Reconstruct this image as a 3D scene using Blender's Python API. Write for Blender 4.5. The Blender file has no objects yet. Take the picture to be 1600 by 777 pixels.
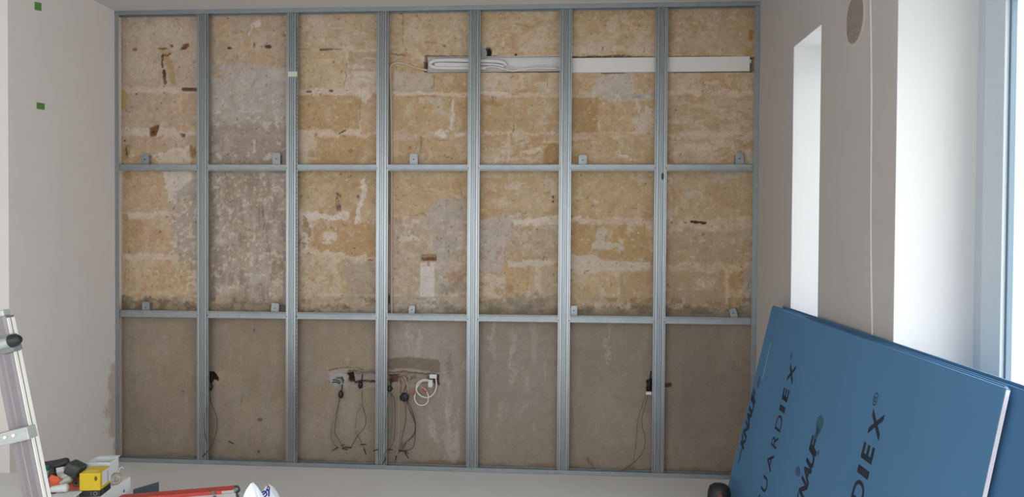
import bpy, bmesh, math, random
import numpy as np
from mathutils import Vector, Matrix
random.seed(4)
S = bpy.context.scene
COL = S.collection
PI = math.pi

# ------------------------------------------------------------------ camera
F_PX = 1150.0
CAM = Vector((3.0554, -4.827, 1.5649))
YAW, PITCH, ROLL = 0.0696, -0.0162, 0.0066
_fw = Vector((-math.sin(YAW)*math.cos(PITCH), math.cos(YAW)*math.cos(PITCH), math.sin(PITCH)))
_r0 = Vector((math.cos(YAW), math.sin(YAW), 0))
_u0 = _r0.cross(_fw)
RT = _r0*math.cos(ROLL) + _u0*math.sin(ROLL)
UP = -_r0*math.sin(ROLL) + _u0*math.cos(ROLL)
FW = _fw
cd = bpy.data.cameras.new('camera')
cam = bpy.data.objects.new('camera', cd); COL.objects.link(cam)
M = Matrix((RT, UP, -FW)).transposed().to_4x4(); M.translation = CAM
cam.matrix_world = M
cd.sensor_width = 36; cd.lens = F_PX/1600*36; cd.clip_start = .05
S.camera = cam

# ------------------------------------------------------------------ world, exposure
S.view_settings.view_transform = 'Standard'
S.view_settings.look = 'None'
S.view_settings.exposure = 1.3
S.view_settings.gamma = 1
S.view_settings.use_curve_mapping = False
SKY_SIDE, SKY_REAR = 3.0, 1.9
w = bpy.data.worlds.new('overcast_sky'); S.world = w; w.use_nodes = True
wn = w.node_tree.nodes; wl = w.node_tree.links
bg = wn['Background']
tc = wn.new('ShaderNodeTexCoord'); sep = wn.new('ShaderNodeSeparateXYZ'); rmp = wn.new('ShaderNodeValToRGB')
wl.new(tc.outputs['Generated'], sep.inputs[0]); wl.new(sep.outputs['Z'], rmp.inputs[0])
rmp.color_ramp.elements[0].position = 0.0; rmp.color_ramp.elements[0].color = (.70, .70, .70, 1)
rmp.color_ramp.elements[1].position = .25; rmp.color_ramp.elements[1].color = (.97, .985, 1.0, 1)
wl.new(rmp.outputs[0], bg.inputs[0])
# uneven sky strength, added to balance the room light; weaker towards the rear (-Y)
mrg = wn.new('ShaderNodeMapRange'); wl.new(sep.outputs['Y'], mrg.inputs[0])
mrg.inputs[1].default_value = -.25; mrg.inputs[2].default_value = -.95; mrg.inputs[3].default_value = SKY_SIDE; mrg.inputs[4].default_value = SKY_REAR
wl.new(mrg.outputs[0], bg.inputs[1])

def portal(loc, rot, sx, sy):
    l = bpy.data.lights.new('window_portal', 'AREA'); l.shape = 'RECTANGLE'; l.size = sx; l.size_y = sy
    l.cycles.is_portal = True
    o = bpy.data.objects.new('window_portal', l); COL.objects.link(o); o.location = loc; o.rotation_euler = rot
portal((4.66, -3.70, 1.35), (0, PI/2, 0), 2.6, 3.5)      # main window, faces -X
portal((4.66, -.92, 1.75), (0, PI/2, 0), 1.7, .45)
portal((1.35, -6.55, 1.45), (PI/2, 0, 0), 5.3, 2.7)       # rear window, faces +Y

# ------------------------------------------------------------------ helpers
def lin(c):
    return tuple(((x/255)/12.92 if x/255 <= .04045 else ((x/255+.055)/1.055)**2.4) for x in c)
def at(px, py, Y):
    """point of the vertical plane y=Y seen at a photo pixel"""
    d = FW + RT*((px-800)/F_PX) - UP*((py-388.5)/F_PX)
    return CAM + d*((Y-CAM.y)/d.y)
def atz(px, py, Z):
    d = FW + RT*((px-800)/F_PX) - UP*((py-388.5)/F_PX)
    return CAM + d*((Z-CAM.z)/d.z)
def mat(name, col, rough=.6, metal=0, bump=0, bscale=40, var=0, vscale=8, spec=.5, aniso=None):
    m = bpy.data.materials.new(name); m.use_nodes = True
    n = m.node_tree.nodes; l = m.node_tree.links; b = n['Principled BSDF']
    c = lin(col) + (1,)
    b.inputs['Base Color'].default_value = c; b.inputs['Roughness'].default_value = rough
    b.inputs['Metallic'].default_value = metal; b.inputs['Specular IOR Level'].default_value = spec
    t = n.new('ShaderNodeTexCoord')
    if var or bump:
        mp = n.new('ShaderNodeMapping'); l.new(t.outputs['Object'], mp.inputs[0])
        if aniso: mp.inputs['Scale'].default_value = aniso
    if var:
        no = n.new('ShaderNodeTexNoise'); no.inputs['Scale'].default_value = vscale; no.inputs['Detail'].default_value = 5
        l.new(mp.outputs[0], no.inputs['Vector'])
        mr = n.new('ShaderNodeMapRange'); l.new(no.outputs[0], mr.inputs[0])
        mr.inputs[1].default_value = .3; mr.inputs[2].default_value = .7
        mr.inputs[3].default_value = 1-var; mr.inputs[4].default_value = 1+var
        mx = n.new('ShaderNodeVectorMath'); mx.operation = 'SCALE'; mx.inputs[0].default_value = c[:3]
        l.new(mr.outputs[0], mx.inputs['Scale']); l.new(mx.outputs[0], b.inputs['Base Color'])
    if bump:
        nb = n.new('ShaderNodeTexNoise'); nb.inputs['Scale'].default_value = bscale; nb.inputs['Detail'].default_value = 4
        l.new(mp.outputs[0], nb.inputs['Vector'])
        bp = n.new('ShaderNodeBump'); bp.inputs['Strength'].default_value = bump; bp.inputs['Distance'].default_value = .004
        l.new(nb.outputs[0], bp.inputs['Height']); l.new(bp.outputs[0], b.inputs['Normal'])
    return m

def obj(name, bm, m, parent=None, smooth=False):
    me = bpy.data.meshes.new(name)
    if isinstance(bm, bmesh.types.BMesh):
        bmesh.ops.recalc_face_normals(bm, faces=bm.faces); bm.to_mesh(me); bm.free()
    else:
        me = bm; me.name = name
    if m: me.materials.clear(); me.materials.append(m)
    if smooth:
        for p in me.polygons: p.use_smooth = True
    o = bpy.data.objects.new(name, me); COL.objects.link(o)
    if parent:
        o.parent = parent
        o.matrix_parent_inverse = parent.matrix_basis.inverted()
    return o
def tag(o, label, cat, group=None):
    o['label'] = label; o['category'] = cat
    if group: o['group'] = group
    return o
def thing(name, label, cat, loc=(0, 0, 0), group=None, rotz=0):
    o = bpy.data.objects.new(name, None); COL.objects.link(o); o.empty_display_size = .05
    o.location = loc; o.rotation_euler = (0, 0, rotz)
    bpy.context.view_layer.update() if False else None
    return tag(o, label, cat, group)
def struct(name, bm, m, parent=None, smooth=False):
    o = obj(name, bm, m, parent, smooth)
    o['kind'] = 'structure'
    return o

def box(bm, a, b, bev=0, mx=None):
    a = Vector(a); b = Vector(b); c = (a+b)/2; s = b-a
    r = bmesh.ops.create_cube(bm, size=1)
    vs = r['verts']
    bmesh.ops.scale(bm, vec=(abs(s.x), abs(s.y), abs(s.z)), verts=vs)
    if bev:
        es = list({e for v in vs for e in v.link_edges})
        rb = bmesh.ops.bevel(bm, geom=es, offset=bev, segments=2, affect='EDGES', profile=.6)
        vs = list({v for f in rb['faces'] for v in f.verts} | {v for v in vs if v.is_valid})
    bmesh.ops.translate(bm, vec=c, verts=vs)
    if mx is not None: bmesh.ops.transform(bm, matrix=mx, verts=vs)
    return vs
def cyl(bm, p0, p1, r0, r1=None, seg=20, caps=True):
    p0 = Vector(p0); p1 = Vector(p1); d = p1-p0
    r1 = r0 if r1 is None else r1
    q = Vector((0, 0, 1)).rotation_difference(d.normalized()).to_matrix().to_4x4()
    m = Matrix.Translation((p0+p1)/2) @ q
    return bmesh.ops.create_cone(bm, cap_ends=caps, segments=seg, radius1=r0, radius2=r1, depth=d.length, matrix=m)['verts']
def smoothpath(pts, n=8):
    pts = [Vector(p) for p in pts]
    if len(pts) < 3: return pts
    P = [pts[0]*2-pts[1]] + pts + [pts[-1]*2-pts[-2]]
    out = []
    for i in range(1, len(P)-2):
        for k in range(n):
            t = k/n
            a, b, c, d = P[i-1], P[i], P[i+1], P[i+2]
            out.append(.5*((2*b)+(c-a)*t+(2*a-5*b+4*c-d)*t*t+(3*b-a-3*c+d)*t**3))
    out.append(pts[-1]); return out
def tube(bm, pts, r, seg=8, n=8, flat=None):
    pts = smoothpath(pts, n)
    rings = []
    ref = Vector((0, 1, 0))
    for i, p in enumerate(pts):
        t = (pts[min(i+1, len(pts)-1)] - pts[max(i-1, 0)]).normalized()
        a = ref - t*ref.dot(t)
        if a.length < 1e-3: a = Vector((1, 0, 0)) - t*t.x
        a.normalize(); b = t.cross(a)
        rr = r if not callable(r) else r(i/(len(pts)-1))
        ring = [bm.verts.new(p + a*(rr*(flat or 1))*math.cos(2*PI*k/seg) + b*rr*math.sin(2*PI*k/seg)) for k in range(seg)]
        rings.append(ring)
    for A, B in zip(rings, rings[1:]):
        for k in range(seg):
            bm.faces.new((A[k], A[(k+1) % seg], B[(k+1) % seg], B[k]))
    bm.faces.new(rings[0][::-1]); bm.faces.new(rings[-1])
def extrude_profile(bm, prof, z0, z1, T, closed=True, thick=None):
    """prof: list of (a,b) points; T maps (a,b,z)->Vector"""
    lo = [bm.verts.new(T(a, b, z0)) for a, b in prof]; hi = [bm.verts.new(T(a, b, z1)) for a, b in prof]
    n = len(prof)
    for i in range(n if closed else n-1):
        j = (i+1) % n
        bm.faces.new((lo[i], lo[j], hi[j], hi[i]))
    if closed:
        bm.faces.new(lo[::-1]); bm.faces.new(hi)
def thicken_open(prof, t):
    """turn an open polyline into a closed sheet-metal outline of thickness t"""
    P = [Vector(p) for p in prof]; off = []
    for i, p in enumerate(P):
        d0 = (P[i]-P[i-1]).normalized() if i else None
        d1 = (P[i+1]-P[i]).normalized() if i < len(P)-1 else None
        if d0 is None: n = Vector((-d1.y, d1.x)); off.append(p+n*t)
        elif d1 is None: n = Vector((-d0.y, d0.x)); off.append(p+n*t)
        else:
            n0 = Vector((-d0.y, d0.x)); n1 = Vector((-d1.y, d1.x)); n = (n0+n1)
            if n.length < 1e-4: n = n0
            n.normalize(); off.append(p+n*t/max(.4, n.dot(n0)))
    return [tuple(p) for p in P] + [tuple(p) for p in reversed(off)]
def poly_prism(bm, pts, mx, thick):
    """2-D outline to a prism, via matrix"""
    lo = [bm.verts.new(mx @ Vector((x, y, 0))) for x, y in pts]; hi = [bm.verts.new(mx @ Vector((x, y, thick))) for x, y in pts]
    bm.faces.new(lo[::-1]); bm.faces.new(hi); n = len(pts)
    for i in range(n): bm.faces.new((lo[i], lo[(i+1) % n], hi[(i+1) % n], hi[i]))

# ------------------------------------------------------------------ materials
PAINT = mat('white_wall_paint', (205, 199, 196), .85, bump=.12, bscale=60, var=.02, vscale=3, spec=.2)
REVEAL = mat('white_reveal_paint', (205, 203, 203), .8, bump=.05, bscale=60, spec=.2)
CEIL = mat('ceiling_paint', (205, 201, 198), .9, bump=.08, bscale=50, spec=.2)
FLOOR = mat('pale_floor_screed', (218, 215, 214), .75, bump=.12, bscale=30, var=.03, vscale=2, spec=.25)
ZINC = mat('galvanised_steel', (160, 164, 167), .32, .8, bump=.10, bscale=30, var=.05, vscale=10, aniso=(1, 1, .06))
ZINC2 = mat('dull_galvanised_steel', (152, 156, 159), .45, .65, bump=.08, bscale=90, var=.08, vscale=18)
WPLAST = mat('white_plastic', (206, 202, 200), .45, var=.03, vscale=20)
CABLEW = mat('white_cable_sheath', (214, 208, 200), .5, var=.03, vscale=30)
CABLEB = mat('cream_cable_sheath', (192, 172, 152), .6, var=.05, vscale=30)
DARK = mat('dark_rubber', (32, 34, 37), .5, bump=.1)
WIREG = mat('grey_wire', (104, 92, 80), .5)
WIREY = mat('beige_wire', (168, 146, 112), .5)
WIREK = mat('dark_wire', (52, 46, 44), .5)
WIRER = mat('brown_wire', (112, 66, 52), .5)
TAPEB = mat('black_insulating_tape', (22, 23, 26), .45)
RED = mat('red_cap', (190, 52, 46), .4)
BOARDB = mat('blue_board_paper', (80, 124, 162), .72, bump=.05, bscale=200, var=.035, vscale=3, spec=.3)
BOARDC = mat('blue_board_back_paper', (70, 112, 150), .7, bump=.05, bscale=200, var=.03, vscale=4, spec=.3)
GYPS = mat('cut_gypsum_core', (222, 214, 222), .9, bump=.3, bscale=120)
INK = mat('dark_printing_ink', (30, 38, 56), .6, var=.15, vscale=60)
SMUDGE = mat('smeared_ink', (48, 84, 110), .7, var=.1, vscale=60)
SCUFF = mat('paper_scuff', (150, 176, 200), .7)
GREEN = mat('green_tape', (88, 140, 64), .6, var=.06, vscale=60)
MASK = mat('cream_masking_tape', (196, 196, 176), .6)
PVC = mat('window_frame_grey_white', (188, 196, 203), .3, spec=.5)
GASK = mat('window_gasket', (98, 116, 130), .5)
ALU = mat('ladder_aluminium', (134, 126, 130), .45, .6, var=.06, vscale=12, aniso=(1, 1, .2))
ALUL = mat('window_lit_ladder_aluminium', (232, 229, 222), .35, .1)  # pale copy of the ladder aluminium with window light put into its colour
ALUG = mat('grey_ladder_rung', (178, 180, 178), .4, .4)
def glass():
    m = bpy.data.materials.new('window_glass'); m.use_nodes = True
    n = m.node_tree.nodes; l = m.node_tree.links; n.clear()
    o = n.new('ShaderNodeOutputMaterial'); t = n.new('ShaderNodeBsdfTransparent'); g = n.new('ShaderNodeBsdfGlossy'); x = n.new('ShaderNodeMixShader'); fr = n.new('ShaderNodeFresnel')
    t.inputs[0].default_value = (.93, .96, .96, 1); g.inputs['Roughness'].default_value = .02; fr.inputs[0].default_value = 1.35; x.inputs[0].default_value = .04
    n.remove(fr); l.new(t.outputs[0], x.inputs[1]); l.new(g.outputs[0], x.inputs[2]); l.new(x.outputs[0], o.inputs[0])
    return m
GLASS = glass()

# ------------------------------------------------------------------ room shell
XL, XR, ZC, YB, YR = 0.0, 4.3, 3.082, .075, -6.2
TH = .42
bm = bmesh.new(); box(bm, (-1.6, YR-TH, -.15), (XR+TH, .5, 0)); struct('floor', bm, FLOOR)
bm = bmesh.new(); box(bm, (-1.6, YR-TH, ZC), (XR+TH, .5, ZC+.2)); struct('ceiling', bm, CEIL)
def wall_x(x0, x1, y0, y1, holes, name, m):
    """slab between x0..x1 running y0..y1 with rectangular holes (ya,yb,za,zb)"""
    bm = bmesh.new()
    ys = sorted({y0, y1} | {h[0] for h in holes} | {h[1] for h in holes})
    zs = sorted({0, ZC} | {h[2] for h in holes} | {h[3] for h in holes})
    for a, b in zip(ys, ys[1:]):
        for c, d in zip(zs, zs[1:]):
            if any(h[0] <= (a+b)/2 <= h[1] and h[2] <= (c+d)/2 <= h[3] for h in holes): continue
            box(bm, (x0, a, c), (x1, b, d))
    bmesh.ops.remove_doubles(bm, verts=bm.verts, dist=1e-4)
    seen = {}
    for f in bm.faces:
        seen.setdefault(tuple(sorted(v.index for v in f.verts)), []).append(f)
    dd = [f for v in seen.values() if len(v) > 1 for f in v]
    if dd: bmesh.ops.delete(bm, geom=dd, context='FACES')
    return struct(name, bm, m)
NICHE = (-1.135, -.700, .90, 2.612)
WIN = (-5.45, -1.958, .12, 2.612)
bm = None

def paint_right_shaded():
    return mat('right_wall_shaded_paint', (190, 183, 179), .85, bump=.12, bscale=60, var=.02, vscale=3, spec=.2)  # same white paint darkened, the wall's shade put into its colour
wr = wall_x(XR, XR+TH, YR-TH, .5, [NICHE, WIN], 'wall_right', paint_right_shaded())
# left wall stub with peeling damp edge; paint lightened to stand in for window light
ml = mat('left_wall_lit_paint_with_damp_edge', (224, 216, 212), .85, bump=.12, bscale=60, var=.02, vscale=3, spec=.2)
n = ml.node_tree.nodes; l = ml.node_tree.links; b = n['Principled BSDF']
src = b.inputs['Base Color'].links[0].from_socket
g = n.new('ShaderNodeNewGeometry'); sp = n.new('ShaderNodeSeparateXYZ'); l.new(g.outputs['Position'], sp.inputs[0])
no = n.new('ShaderNodeTexNoise'); no.inputs['Scale'].default_value = 9; no.inputs['Detail'].default_value = 8; l.new(g.outputs['Position'], no.inputs['Vector'])
def M1(op, a, bb=None, c=None):
    q = n.new('ShaderNodeMath'); q.operation = op
    for i, v in enumerate((a, bb, c)):
        if v is None: continue
        if isinstance(v, (int, float)): q.inputs[i].default_value = v
        else: l.new(v, q.inputs[i])
    return q.outputs[0]
yy = M1('MULTIPLY', sp.outputs['Y'], 7.5)            # 0 at corner, negative towards camera
zz = M1('ABSOLUTE', M1('MULTIPLY', M1('SUBTRACT', sp.outputs['Z'], .33), 1.7))
v = M1('ADD', M1('SUBTRACT', yy, zz), M1('MULTIPLY', no.outputs[0], 2.6))
mr = n.new('ShaderNodeMapRange'); l.new(v, mr.inputs[0]); mr.inputs[1].default_value = .35; mr.inputs[2].default_value = .75; mr.inputs[4].default_value = .55
mx = n.new('ShaderNodeMix'); mx.data_type = 'RGBA'
l.new(mr.outputs[0], mx.inputs[0]); l.new(src, mx.inputs[6]); mx.inputs[7].default_value = lin((168, 142, 118))+(1,)
l.new(mx.outputs[2], b.inputs['Base Color'])
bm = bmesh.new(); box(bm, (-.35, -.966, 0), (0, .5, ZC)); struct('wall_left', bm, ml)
bm = bmesh.new(); box(bm, (-1.6, -.966, 0), (-.35, -.70, ZC)); struct('wall_recess', bm, mat('recess_wall_shaded_paint', (168, 160, 157), .85, bump=.12, bscale=60, var=.02, vscale=3, spec=.2))  # white paint darkened further, the recess's shade is in the colour
bm = bmesh.new(); box(bm, (-1.85, YR-TH, 0), (-1.6, -.70, ZC)); struct('wall_far_left', bm, PAINT)
# rear wall behind the camera with its window opening
bm = bmesh.new()
RW = (-1.3, 4.0, .1, 2.8)
box(bm, (-1.6, YR-TH, 0), (RW[0], YR, ZC)); box(bm, (RW[1], YR-TH, 0), (XR, YR, ZC))
box(bm, (RW[0], YR-TH, 0), (RW[1], YR, RW[2])); box(bm, (RW[0], YR-TH, RW[3]), (RW[1], YR, ZC))
struct('wall_rear', bm, PAINT)

# ------------------------------------------------------------------ windows
def pane_x(x, y0, y1, z0, z1, parent):
    bm = bmesh.new(); box(bm, (x, y0, z0), (x+.006, y1, z1)); return obj('pane', bm, GLASS, parent)
def ring_x(bm, x0, x1, y0, y1, z0, z1, wd, bev=.004):
    box(bm, (x0, y0, z0), (x1, y0+wd, z1), bev); box(bm, (x0, y1-wd, z0), (x1, y1, z1), bev)
    box(bm, (x0, y0+wd, z0), (x1, y1-wd, z0+wd), bev); box(bm, (x0, y0+wd, z1-wd), (x1, y1-wd, z1), bev)
def window_x(name, y0, y1, z0, z1, x, mull=(), F=.100, O=.085, SW=.125):
    bm = bmesh.new(); ring_x(bm, x, x+.07, y0, y1, z0, z1, F); wf = struct(name, bm, PVC)
    cuts = [y0+O] + list(mull) + [y1-O]
    for a, b in zip(cuts, cuts[1:]):
        bm = bmesh.new(); ring_x(bm, x-.022, x+.05, a, b, z0+O, z1-O, SW, .006); s = obj('sash', bm, PVC, wf)
        bm = bmesh.new(); ring_x(bm, x-.008, x+.012, a+SW, b-SW, z0+O+SW, z1-O-SW, .012, .002); obj('gasket', bm, GASK, s)
        pane_x(x+.004, a+SW+.011, b-SW-.011, z0+O+SW+.011, z1-O-SW-.011, s)
    bm = bmesh.new(); ring_x(bm, x-.004, x+.001, y0+O-.011, y1-O+.011, z0+O-.011, z1-O+.011, .012, 0); obj('gasket', bm, GASK, wf)
    return wf
window_x('window_1', WIN[0], WIN[1], WIN[2], WIN[3], 4.59, (-3.70,))
window_x('window_2', NICHE[0], NICHE[1], NICHE[2], NICHE[3], 4.60, (), .035, .028, .03)
bm = bmesh.new()
for a, b in ((RW[0], RW[0]+.07), (1.865, 1.935), (RW[1]-.07, RW[1])): box(bm, (a, -6.5, RW[2]), (b, -6.43, RW[3]), .004)
for a, b in ((RW[2], RW[2]+.07), (RW[3]-.07, RW[3])): box(bm, (RW[0]+.07, -6.5, a), (RW[1]-.07, -6.43, b), .004)
wf = struct('window_3', bm, PVC)
bm = bmesh.new(); box(bm, (RW[0]+.06, -6.47, RW[2]+.06), (RW[1]-.06, -6.464, RW[3]-.06)); obj('pane', bm, GLASS, wf)
# white lining of the two reveals (a thin plaster skin on the far jambs and heads)
def lining(name, H):
    y0, y1, z0, z1 = H
    bm = bmesh.new(); box(bm, (XR+.001, y1-.004, z0), (4.6, y1, z1)); box(bm, (XR+.001, y0, z0), (4.6, y0+.004, z1))
    box(bm, (XR+.001, y0+.004, z1-.004), (4.6, y1-.004, z1)); box(bm, (XR+.001, y0+.004, z0), (4.6, y1-.004, z0+.004))
    struct(name, bm, REVEAL)
lining('trim_1', WIN); lining('trim_2', NICHE)

# plaster seam on the right wall and the patched round duct hole
bm = bmesh.new()
pts = []
for k in range(26):
    z = 3.07 - k*(3.0/25); y = -1.69 - (3.07-z)*.045 + .006*math.sin(z*5)
    pts.append(Vector((XR, y, z)))
tube(bm, pts, .006, 6, 2, flat=.35)
struct('trim_3', bm, PAINT, smooth=True)
def blobdisc(bm, R1, R2, x, thick, seed, wob=.06, seg=40, x0=XR):
    rd = random.Random(seed)
    ring = []
    ph = [rd.uniform(0, 6.28) for _ in range(5)]
    for k in range(seg):
        a = 2*PI*k/seg; r = 1+wob*sum(math.sin((i+2)*a+ph[i])/(i+1.5) for i in range(5))
        ring.append((R1*r*math.cos(a), R2*r*math.sin(a)))
    return ring
ROUGH = mat('rough_grey_brown_mortar', (146, 132, 124), .95, bump=1.0, bscale=50, var=.12, vscale=30)
RIM = mat('pale_chipped_plaster', (196, 188, 176), .9, bump=.6, bscale=60)
t = thing('duct_hole', 'round hole in the white right wall plugged with rough brown mortar', 'duct hole', (XR, -1.553, 2.505))
mx = Matrix(((0, 0, -1, XR), (1, 0, 0, -1.553), (0, 1, 0, 2.505), (0, 0, 0, 1)))
bm = bmesh.new(); poly_prism(bm, blobdisc(bm, .100, .116, 0, 0, 3, .045), mx, .0015); obj('rim', bm, RIM, t)
bm = bmesh.new(); poly_prism(bm, [(x*.9+.002, y*.88+.006) for x, y in blobdisc(bm, .102, .116, 0, 0, 5, .03)], mx, .003); obj('mortar_plug', bm, ROUGH, t)

# ------------------------------------------------------------------ back wall: stone, mortar, plaster remains
def build_back_wall():
    rng = np.random.default_rng(7)
    st = .0052
    nx = int(XR/st)+1; nz = int(ZC/st)+1
    X = np.linspace(0, XR, nx); Z = np.linspace(0, ZC, nz)
    GX, GZ = np.meshgrid(X, Z)                      # (nz,nx)
    dx, dy, dz = GX-CAM.x, YB-CAM.y, GZ-CAM.z
    dep = dx*FW.x+dy*FW.y+dz*FW.z
    U = 800+F_PX*(dx*RT.x+dy*RT.y+dz*RT.z)/dep
    V = 388.5-F_PX*(dx*UP.x+dy*UP.y+dz*UP.z)/dep
    # wall-local chart, about 4 mm per unit; features are laid out in it
    def noise(sx, sy, octv=4, seed=0, gain=.55):
        r = np.random.default_rng(seed); out = np.zeros_like(U); amp = 1; tot = 0
        for o in range(octv):
            gx = GX/(.0043*sx)*2**o; gz = GZ/(.0043*sy)*2**o
            G = r.random((int(gz.max())+3, int(gx.max())+3))
            ix = gx.astype(int); iz = gz.astype(int); fx = gx-ix; fz = gz-iz
            fx = fx*fx*(3-2*fx); fz = fz*fz*(3-2*fz)
            out += amp*((G[iz, ix]*(1-fx)+G[iz, ix+1]*fx)*(1-fz)+(G[iz+1, ix]*(1-fx)+G[iz+1, ix+1]*fx)*fz)
            tot += amp; amp *= gain
        return out/tot - .5
    n60 = noise(60, 60, 5, 1); n25 = noise(25, 25, 5, 2); n10 = noise(10, 10, 4, 3); n5 = noise(5, 5, 3, 4)
    nv = noise(9, 45, 4, 5); nh = noise(50, 10, 4, 6); m60 = noise(60, 60, 4, 8); m25 = noise(22, 22, 5, 9); m10 = noise(9, 9, 4, 10)
    h4 = noise(24, 6, 4, 12)
    nf = noise(4, 4, 3, 21); mf = noise(4, 4, 3, 22)
    WU = U + n25*16 + m10*9 + nf*7; WV = V + m25*16 + n10*9 + mf*7           # warped chart
    c = lambda *a: np.array(a, float)
    O1, O2, O3 = c(173, 143, 108), c(160, 127, 86), c(177, 152, 120)
    PM, WH, GP, GD = c(189, 169, 147), c(194, 183, 171), c(158, 145, 131), c(143, 128, 113)
    DB, BR, BK, DA = c(112, 98, 76), c(104, 70, 42), c(58, 42, 32), c(134, 119, 101)
    C = np.zeros(U.shape+(3,)); D = np.zeros(U.shape)
    ss = lambda x, a, b: np.clip((x-a)/(b-a), 0, 1)**2*(3-2*np.clip((x-a)/(b-a), 0, 1))
    def lay(mask, col, dd=0.0):
        nonlocal C, D
        C += (col-C)*mask[..., None]; D += dd*mask
    def win(x0, y0, x1, y1, pad):
        return (U > x0-pad) & (U < x1+pad) & (V > y0-pad) & (V < y1+pad)
    def sub(m, f, col, a, dd, replace=False):
        idx = np.where(m)
        if len(idx[0]) == 0: return
        k = np.clip(f(idx), 0, 1)*a
        C[idx] += (col-C[idx])*k[:, None]; D[idx] += dd*k
    def ell(x, y, rx, ry, col, a=1, w=1.0, soft=.25, dd=0):
        m = win(x-rx, y-ry, x+rx, y+ry, 12*w+rx*.5)
        def f(i):
            uu = U[i]+(WU[i]-U[i])*w*min(1, (rx+3)/10); vv = V[i]+(WV[i]-V[i])*w*min(1, (ry+3)/10)
            d = np.hypot((uu-x)/rx, (vv-y)/ry); return 1-ss(d, 1-soft, 1+soft)
        sub(m, f, col, a, dd)
    def rect(x0, y0, x1, y1, col, a=1, w=1.0, soft=2, dd=0):
        m = win(x0, y0, x1, y1, 14*w+soft+2)
        def f(i):
            uu = U[i]+(WU[i]-U[i])*w; vv = V[i]+(WV[i]-V[i])*w
            d = np.minimum(np.minimum(uu-x0, x1-uu), np.minimum(vv-y0, y1-vv)); return ss(d, -soft, soft)
        sub(m, f, col, a, dd)
    def poly(pts, col, a=1, w=1.0, soft=1.5, dd=0):
        xs = [p[0] for p in pts]; ys = [p[1] for p in pts]
        m = win(min(xs), min(ys), max(xs), max(ys), 14*w+soft)
        def f(i):
            uu = U[i]+(WU[i]-U[i])*w; vv = V[i]+(WV[i]-V[i])*w
            ins = np.zeros(uu.shape, bool); dm = np.full(uu.shape, 1e9)
            for k in range(len(pts)):
                (x0, y0), (x1, y1) = pts[k], pts[(k+1) % len(pts)]
                cr = ((y0 > vv) != (y1 > vv)) & (uu < (x1-x0)*(vv-y0)/((y1-y0) or 1e-9)+x0); ins ^= cr
                L = (x1-x0)**2+(y1-y0)**2; t = np.clip(((uu-x0)*(x1-x0)+(vv-y0)*(y1-y0))/L, 0, 1)
                dm = np.minimum(dm, np.hypot(uu-x0-t*(x1-x0), vv-y0-t*(y1-y0)))
            return ss(np.where(ins, dm, -dm), -soft, soft)
        sub(m, f, col, a, dd)
    def line(pts, wd, col, a=1, w=.6, soft=.8, dd=0, nz=0):
        for (x0, y0), (x1, y1) in zip(pts, pts[1:]):
            m = win(min(x0, x1), min(y0, y1), max(x0, x1), max(y0, y1), wd+12*w+2)
            def f(i):
                uu = U[i]+(WU[i]-U[i])*w; vv = V[i]+(WV[i]-V[i])*w
                L = (x1-x0)**2+(y1-y0)**2; t = np.clip(((uu-x0)*(x1-x0)+(vv-y0)*(y1-y0))/L, 0, 1)
                d = np.hypot(uu-x0-t*(x1-x0), vv-y0-t*(y1-y0)) + nz*n10[i]*wd*3
                return 1-ss(d, wd/2-soft, wd/2+soft)
            sub(m, f, col, a, dd)
    def specks(x0, y0, x1, y1, nf, th, col, a=1, soft=.04, edge=6, dd=0):
        m = win(x0, y0, x1, y1, 0)
        def f(i):
            e = np.minimum(np.minimum(U[i]-x0, x1-U[i]), np.minimum(V[i]-y0, y1-V[i]))
            return ss(nf[i], th-soft, th+soft)*ss(e, 0, edge)
        sub(m, f, col, a, dd)
    # ---- ground: ochre sandstone with cloudy variation
    t = np.clip(.5+1.6*n60+.7*nh, 0, 1)[..., None]
    C[:] = O2+(O3-O2)*t
    lay(np.clip(.9*ss(m60, .02, .2), 0, .6), PM)
    lay(.28*ss(h4, .03, .2), WH, -.0006)
    lay(.35*ss(noise(30, 14, 5, 31), .08, .2), c(170, 136, 88))
    lay(.30*ss(noise(16, 26, 5, 41), .08, .16), c(176, 158, 136), -.0004)
    lay(.5*ss(noise(26, 12, 5, 42), .11, .17), c(184, 170, 150), -.0006)
    lay(.5*ss(n5, .16, .24), c(186, 168, 144))
    lay(.25*ss(noise(10, 10, 5, 43), .17, .24), c(150, 116, 76))
    # ---- pale bays on the left
    rect(185, 10, 312, 232, c(164, 146, 126), .8, 1, 6)
    rect(185, 20, 205, 130, c(168, 140, 128), .35, 1, 8)
    ell(250, 50, 45, 22, WH, .35, 1.5, .6); ell(222, 100, 26, 26, WH, .25, 1.5, .6)
    rect(196, 150, 300, 196, O1, .22, 1, 4); rect(272, 146, 308, 184, O1, .55, 1, 3)
    line([(190, 141), (308, 141)], 9, PM, .6); line([(190, 206), (300, 208)], 12, WH, .5)
    rect(190, 215, 262, 262, O1, .6, 1, 4); poly([(240, 238), (300, 228), (300, 262), (250, 262)], WH, .6)
    rect(276, 196, 303, 206, O1, .9, .3, 1); ell(301, 238, 5, 12, c(126, 100, 54), .8)
    ell(194, 155, 4, 14, c(170, 140, 70), .8); ell(198, 238, 5, 12, c(140, 112, 60), .7)
    line([(258, 82), (266, 98), (270, 130)], 9, c(158, 130, 88), .8)
    line([(327, 66), (327, 30)], 2, PM, .3)
    line([(248, 76), (262, 76)], 2.6, BR, 1, .3, dd=.003); ell(268.5, 71.5, 2.5, 1.8, BR, 1, .3, dd=.004)
    poly([(282, 78), (286, 70), (294, 68), (296, 73), (290, 77)], BR, 1, .2, 1, .005)
    line([(254, 84), (262, 86), (267, 83)], 2.2, BR, .9, .3, dd=.002)
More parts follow.
